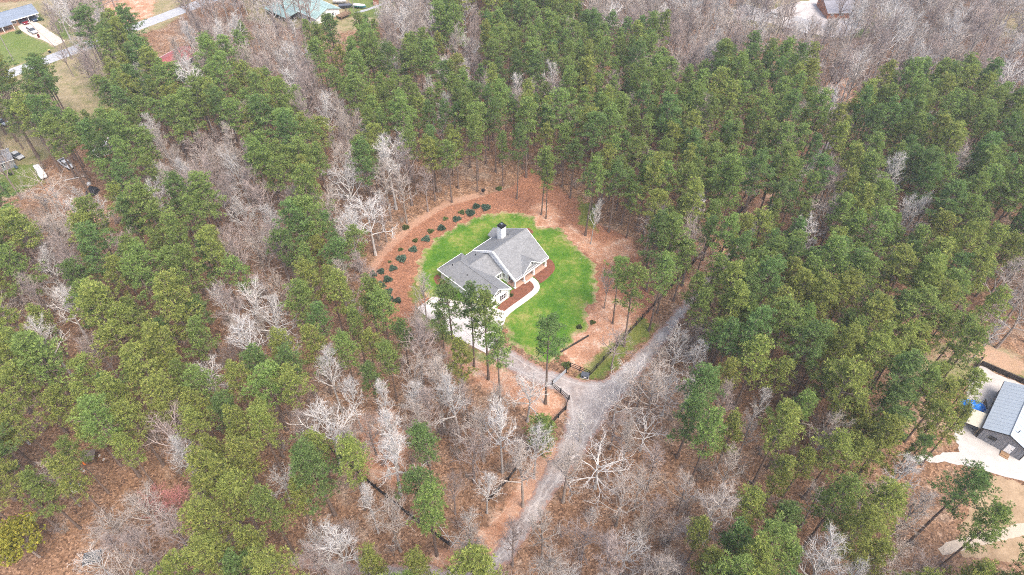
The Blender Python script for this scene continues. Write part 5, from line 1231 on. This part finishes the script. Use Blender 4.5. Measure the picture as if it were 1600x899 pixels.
scatter('undergrowth', 'thin leafless brush and saplings covering the forest floor', 'undergrowth', pts, metas)

# ------------------------------------------------------------------ planted shrubs along the straw bed
SHR = [(744,324,1.0),(759,326,1.2),(721.5,333,.8),(735,334.5,1.25),(696,343,.7),(713.5,344,1.0),(690,358,1.1),(673,362.5,.75),(666,375,1.0),(649,377,.65),(646,391,.95),(626,391,.6),(627.6,406,1.15),(609,410,.45),(614,420.6,.9),(595.5,425.6,.95),(582.5,430,.9),(606,438,1.0),(582,439,.85),(595.5,447,1.0),(608,457,.95),(608,468,1.0),(621,471,.9)]
lm_ = [leafmat('shrub_blue', (.10, .165, .115), 1.5, .25, .25), leafmat('shrub_green', (.13, .18, .06), 1.4, .25, .25)]
sh_v = []
for v in range(3):
    r_ = np.random.RandomState(400+v); n = 420; o_ = nrm(r_.normal(size=(n, 3))); o_[:, 2] = np.abs(o_[:, 2]); lump = 1+.25*np.sin(3*np.arctan2(o_[:, 1], o_[:, 0])+v)
    P = o_*np.array([1, 1, .85])*(r_.uniform(.45, 1.0, n)*lump)[:, None]+np.array([0, 0, .15]); Vb, Fb, Tb = blades(r_, P, nrm(o_+[0, 0, .3]), 6, (.14, .3), .085, .6)
    S0 = np.zeros((14, 3)); S1 = nrm(r_.normal(size=(14, 3))*[1, 1, .4]+[0, 0, .8])*.8; Vs, Fs = segs_mesh(S0, S1, np.full(14, .03), np.full(14, .012), 4)
    sh_v.append((mesh_of('shrub_leaves', [(Vb, Fb, Tb, 0)], [lm_[0]]), mesh_of('shrub_stems', [(Vs, Fs, .5, 0)], [bark_p])))
for k, (px, py, sc) in enumerate(SHR):
    size = 'large' if sc >= 1.1 else ('mid-sized' if sc >= .85 else ('small' if sc > .5 else 'tiny')); where = 'near the bird feeder end of the straw bed' if k < 6 else ('in the middle run of the straw bed' if k < 13 else 'clustered at the driveway end of the straw bed')
    blue = sc >= .85; T = thing('planted_shrub', f'{size} {"blue-green" if blue else "mid green"} planted shrub {where}', 'shrub', G(px, py), rnd.uniform(0, 6), 'shrubs planted in the straw bed'); T.scale = (sc*.88*rnd.uniform(.9,1.1), sc*.88*rnd.uniform(.9,1.1), sc*.85)
    for nm, me in zip(('leaves', 'stems'), sh_v[k % 3]):
        o = bpy.data.objects.new(nm, me); C.objects.link(o); o.parent = T
        if nm == 'leaves' and not blue: o.material_slots[0].link = 'OBJECT'; o.material_slots[0].material = lm_[1]
for k, (px, py, sc, lab) in enumerate([(799,462,.45,'small green shrub in the mulch beside the house wing'),(30+0,52,.9,'rounded dark bush against the porch of the carport house'),(64,32,1.0,'round green bush beside the open carport'),(905,512,.6,'small weedy shrub at the bare corner of the lawn'),(926,505,.55,'small shrub in the clay beside the lawn edge'),(885,572,.8,'low bush beside the farm gate post'),(634,357,.8,'pale green wild bush behind the straw bed'),(780,296,.7,'small wild bush at the wood edge behind the house')]):
    T = thing('garden_shrub', lab, 'shrub', G(px, py), k); T.scale = (sc,)*3
    for nm, me in zip(('leaves', 'stems'), sh_v[k % 3]):
        o = bpy.data.objects.new(nm, me); C.objects.link(o); o.parent = T
        if nm == 'leaves': o.material_slots[0].link = 'OBJECT'; o.material_slots[0].material = lm_[1]
# fallen logs and branches
for k, (a, b_, r_, lab) in enumerate([((672,806),(712,856),.09,'pale fallen branch lying across the end of the close-boarded fence'),((690,837),(725,842),.1,'short white fallen log beside the close-boarded fence'),((704,856),(722,832),.08,'slanting fallen branch propped near the end of the close-boarded fence'),((686,842),(716,850),.06,'thin fallen branch in the leaves by the white fallen log'),((1300,130),(1322,140),.12,'pale log lying in the open wood near the far gravel lane'),((1296,170),(1312,160),.14,'fallen grey trunk at the edge of the far clearing'),((100,283),(135,276),.18,'dark fallen trunk beside the white pickup'),((98,289),(112,300),.1,'pale split log near the black covered mound'),((330,832),(352,832),.07,'thin pale fallen branch under the pines by the pale twiggy tree'),((1160,355),(1128,372),.2,'pale uprooted branch against the long board fence'),((272,868),(305,876),.06,'pale stick on the leaf litter below the pale twiggy tree')]):
    A, B_ = V3(G(*a), r_*.9), V3(G(*b_), r_*.9); mid_ = A.lerp(B_, .5)+Vector((rnd.uniform(-.2,.2), rnd.uniform(-.2,.2), .06)); l_ = (B_-A).length; d_ = (B_-A).normalized(); s_ = Vector((-d_.y, d_.x, 0))
    mb = MB().tube([Vector((0,0,0)), mid_-A, B_-A], [r_, r_*.8, r_*.4], 6)
    for q in (.4, .65, .85): st = (B_-A)*q; mb.tube([st, st+(d_*.7+s_*(1 if q != .65 else -1))*l_*.2+Vector((0,0,.12))], [r_*.4, r_*.15], 4)
    o = mb.build('fallen_log', BARE[k % 2]); o.location = A; tag(o, lab, 'log')

# ------------------------------------------------------------------ thin haze volume, added to lift the shadows and pale the far wood
hz = MB().box(-420, 420, -60, 620, -1.0, 122).build('haze', bpy.data.materials.new('haze')); tag(hz, 'thin pale haze added over the whole wood', 'haze', kind='stuff')
m = hz.data.materials[0]; m.use_nodes = True; t = m.node_tree; t.nodes.remove(t.nodes['Principled BSDF'])
pv = nd(t, 'ShaderNodeVolumePrincipled'); pv.inputs['Color'].default_value = (.95, .96, 1, 1); pv.inputs['Density'].default_value = HAZE; pv.inputs['Anisotropy'].default_value = .2
t.links.new(pv.outputs[0], t.nodes['Material Output'].inputs['Volume'])
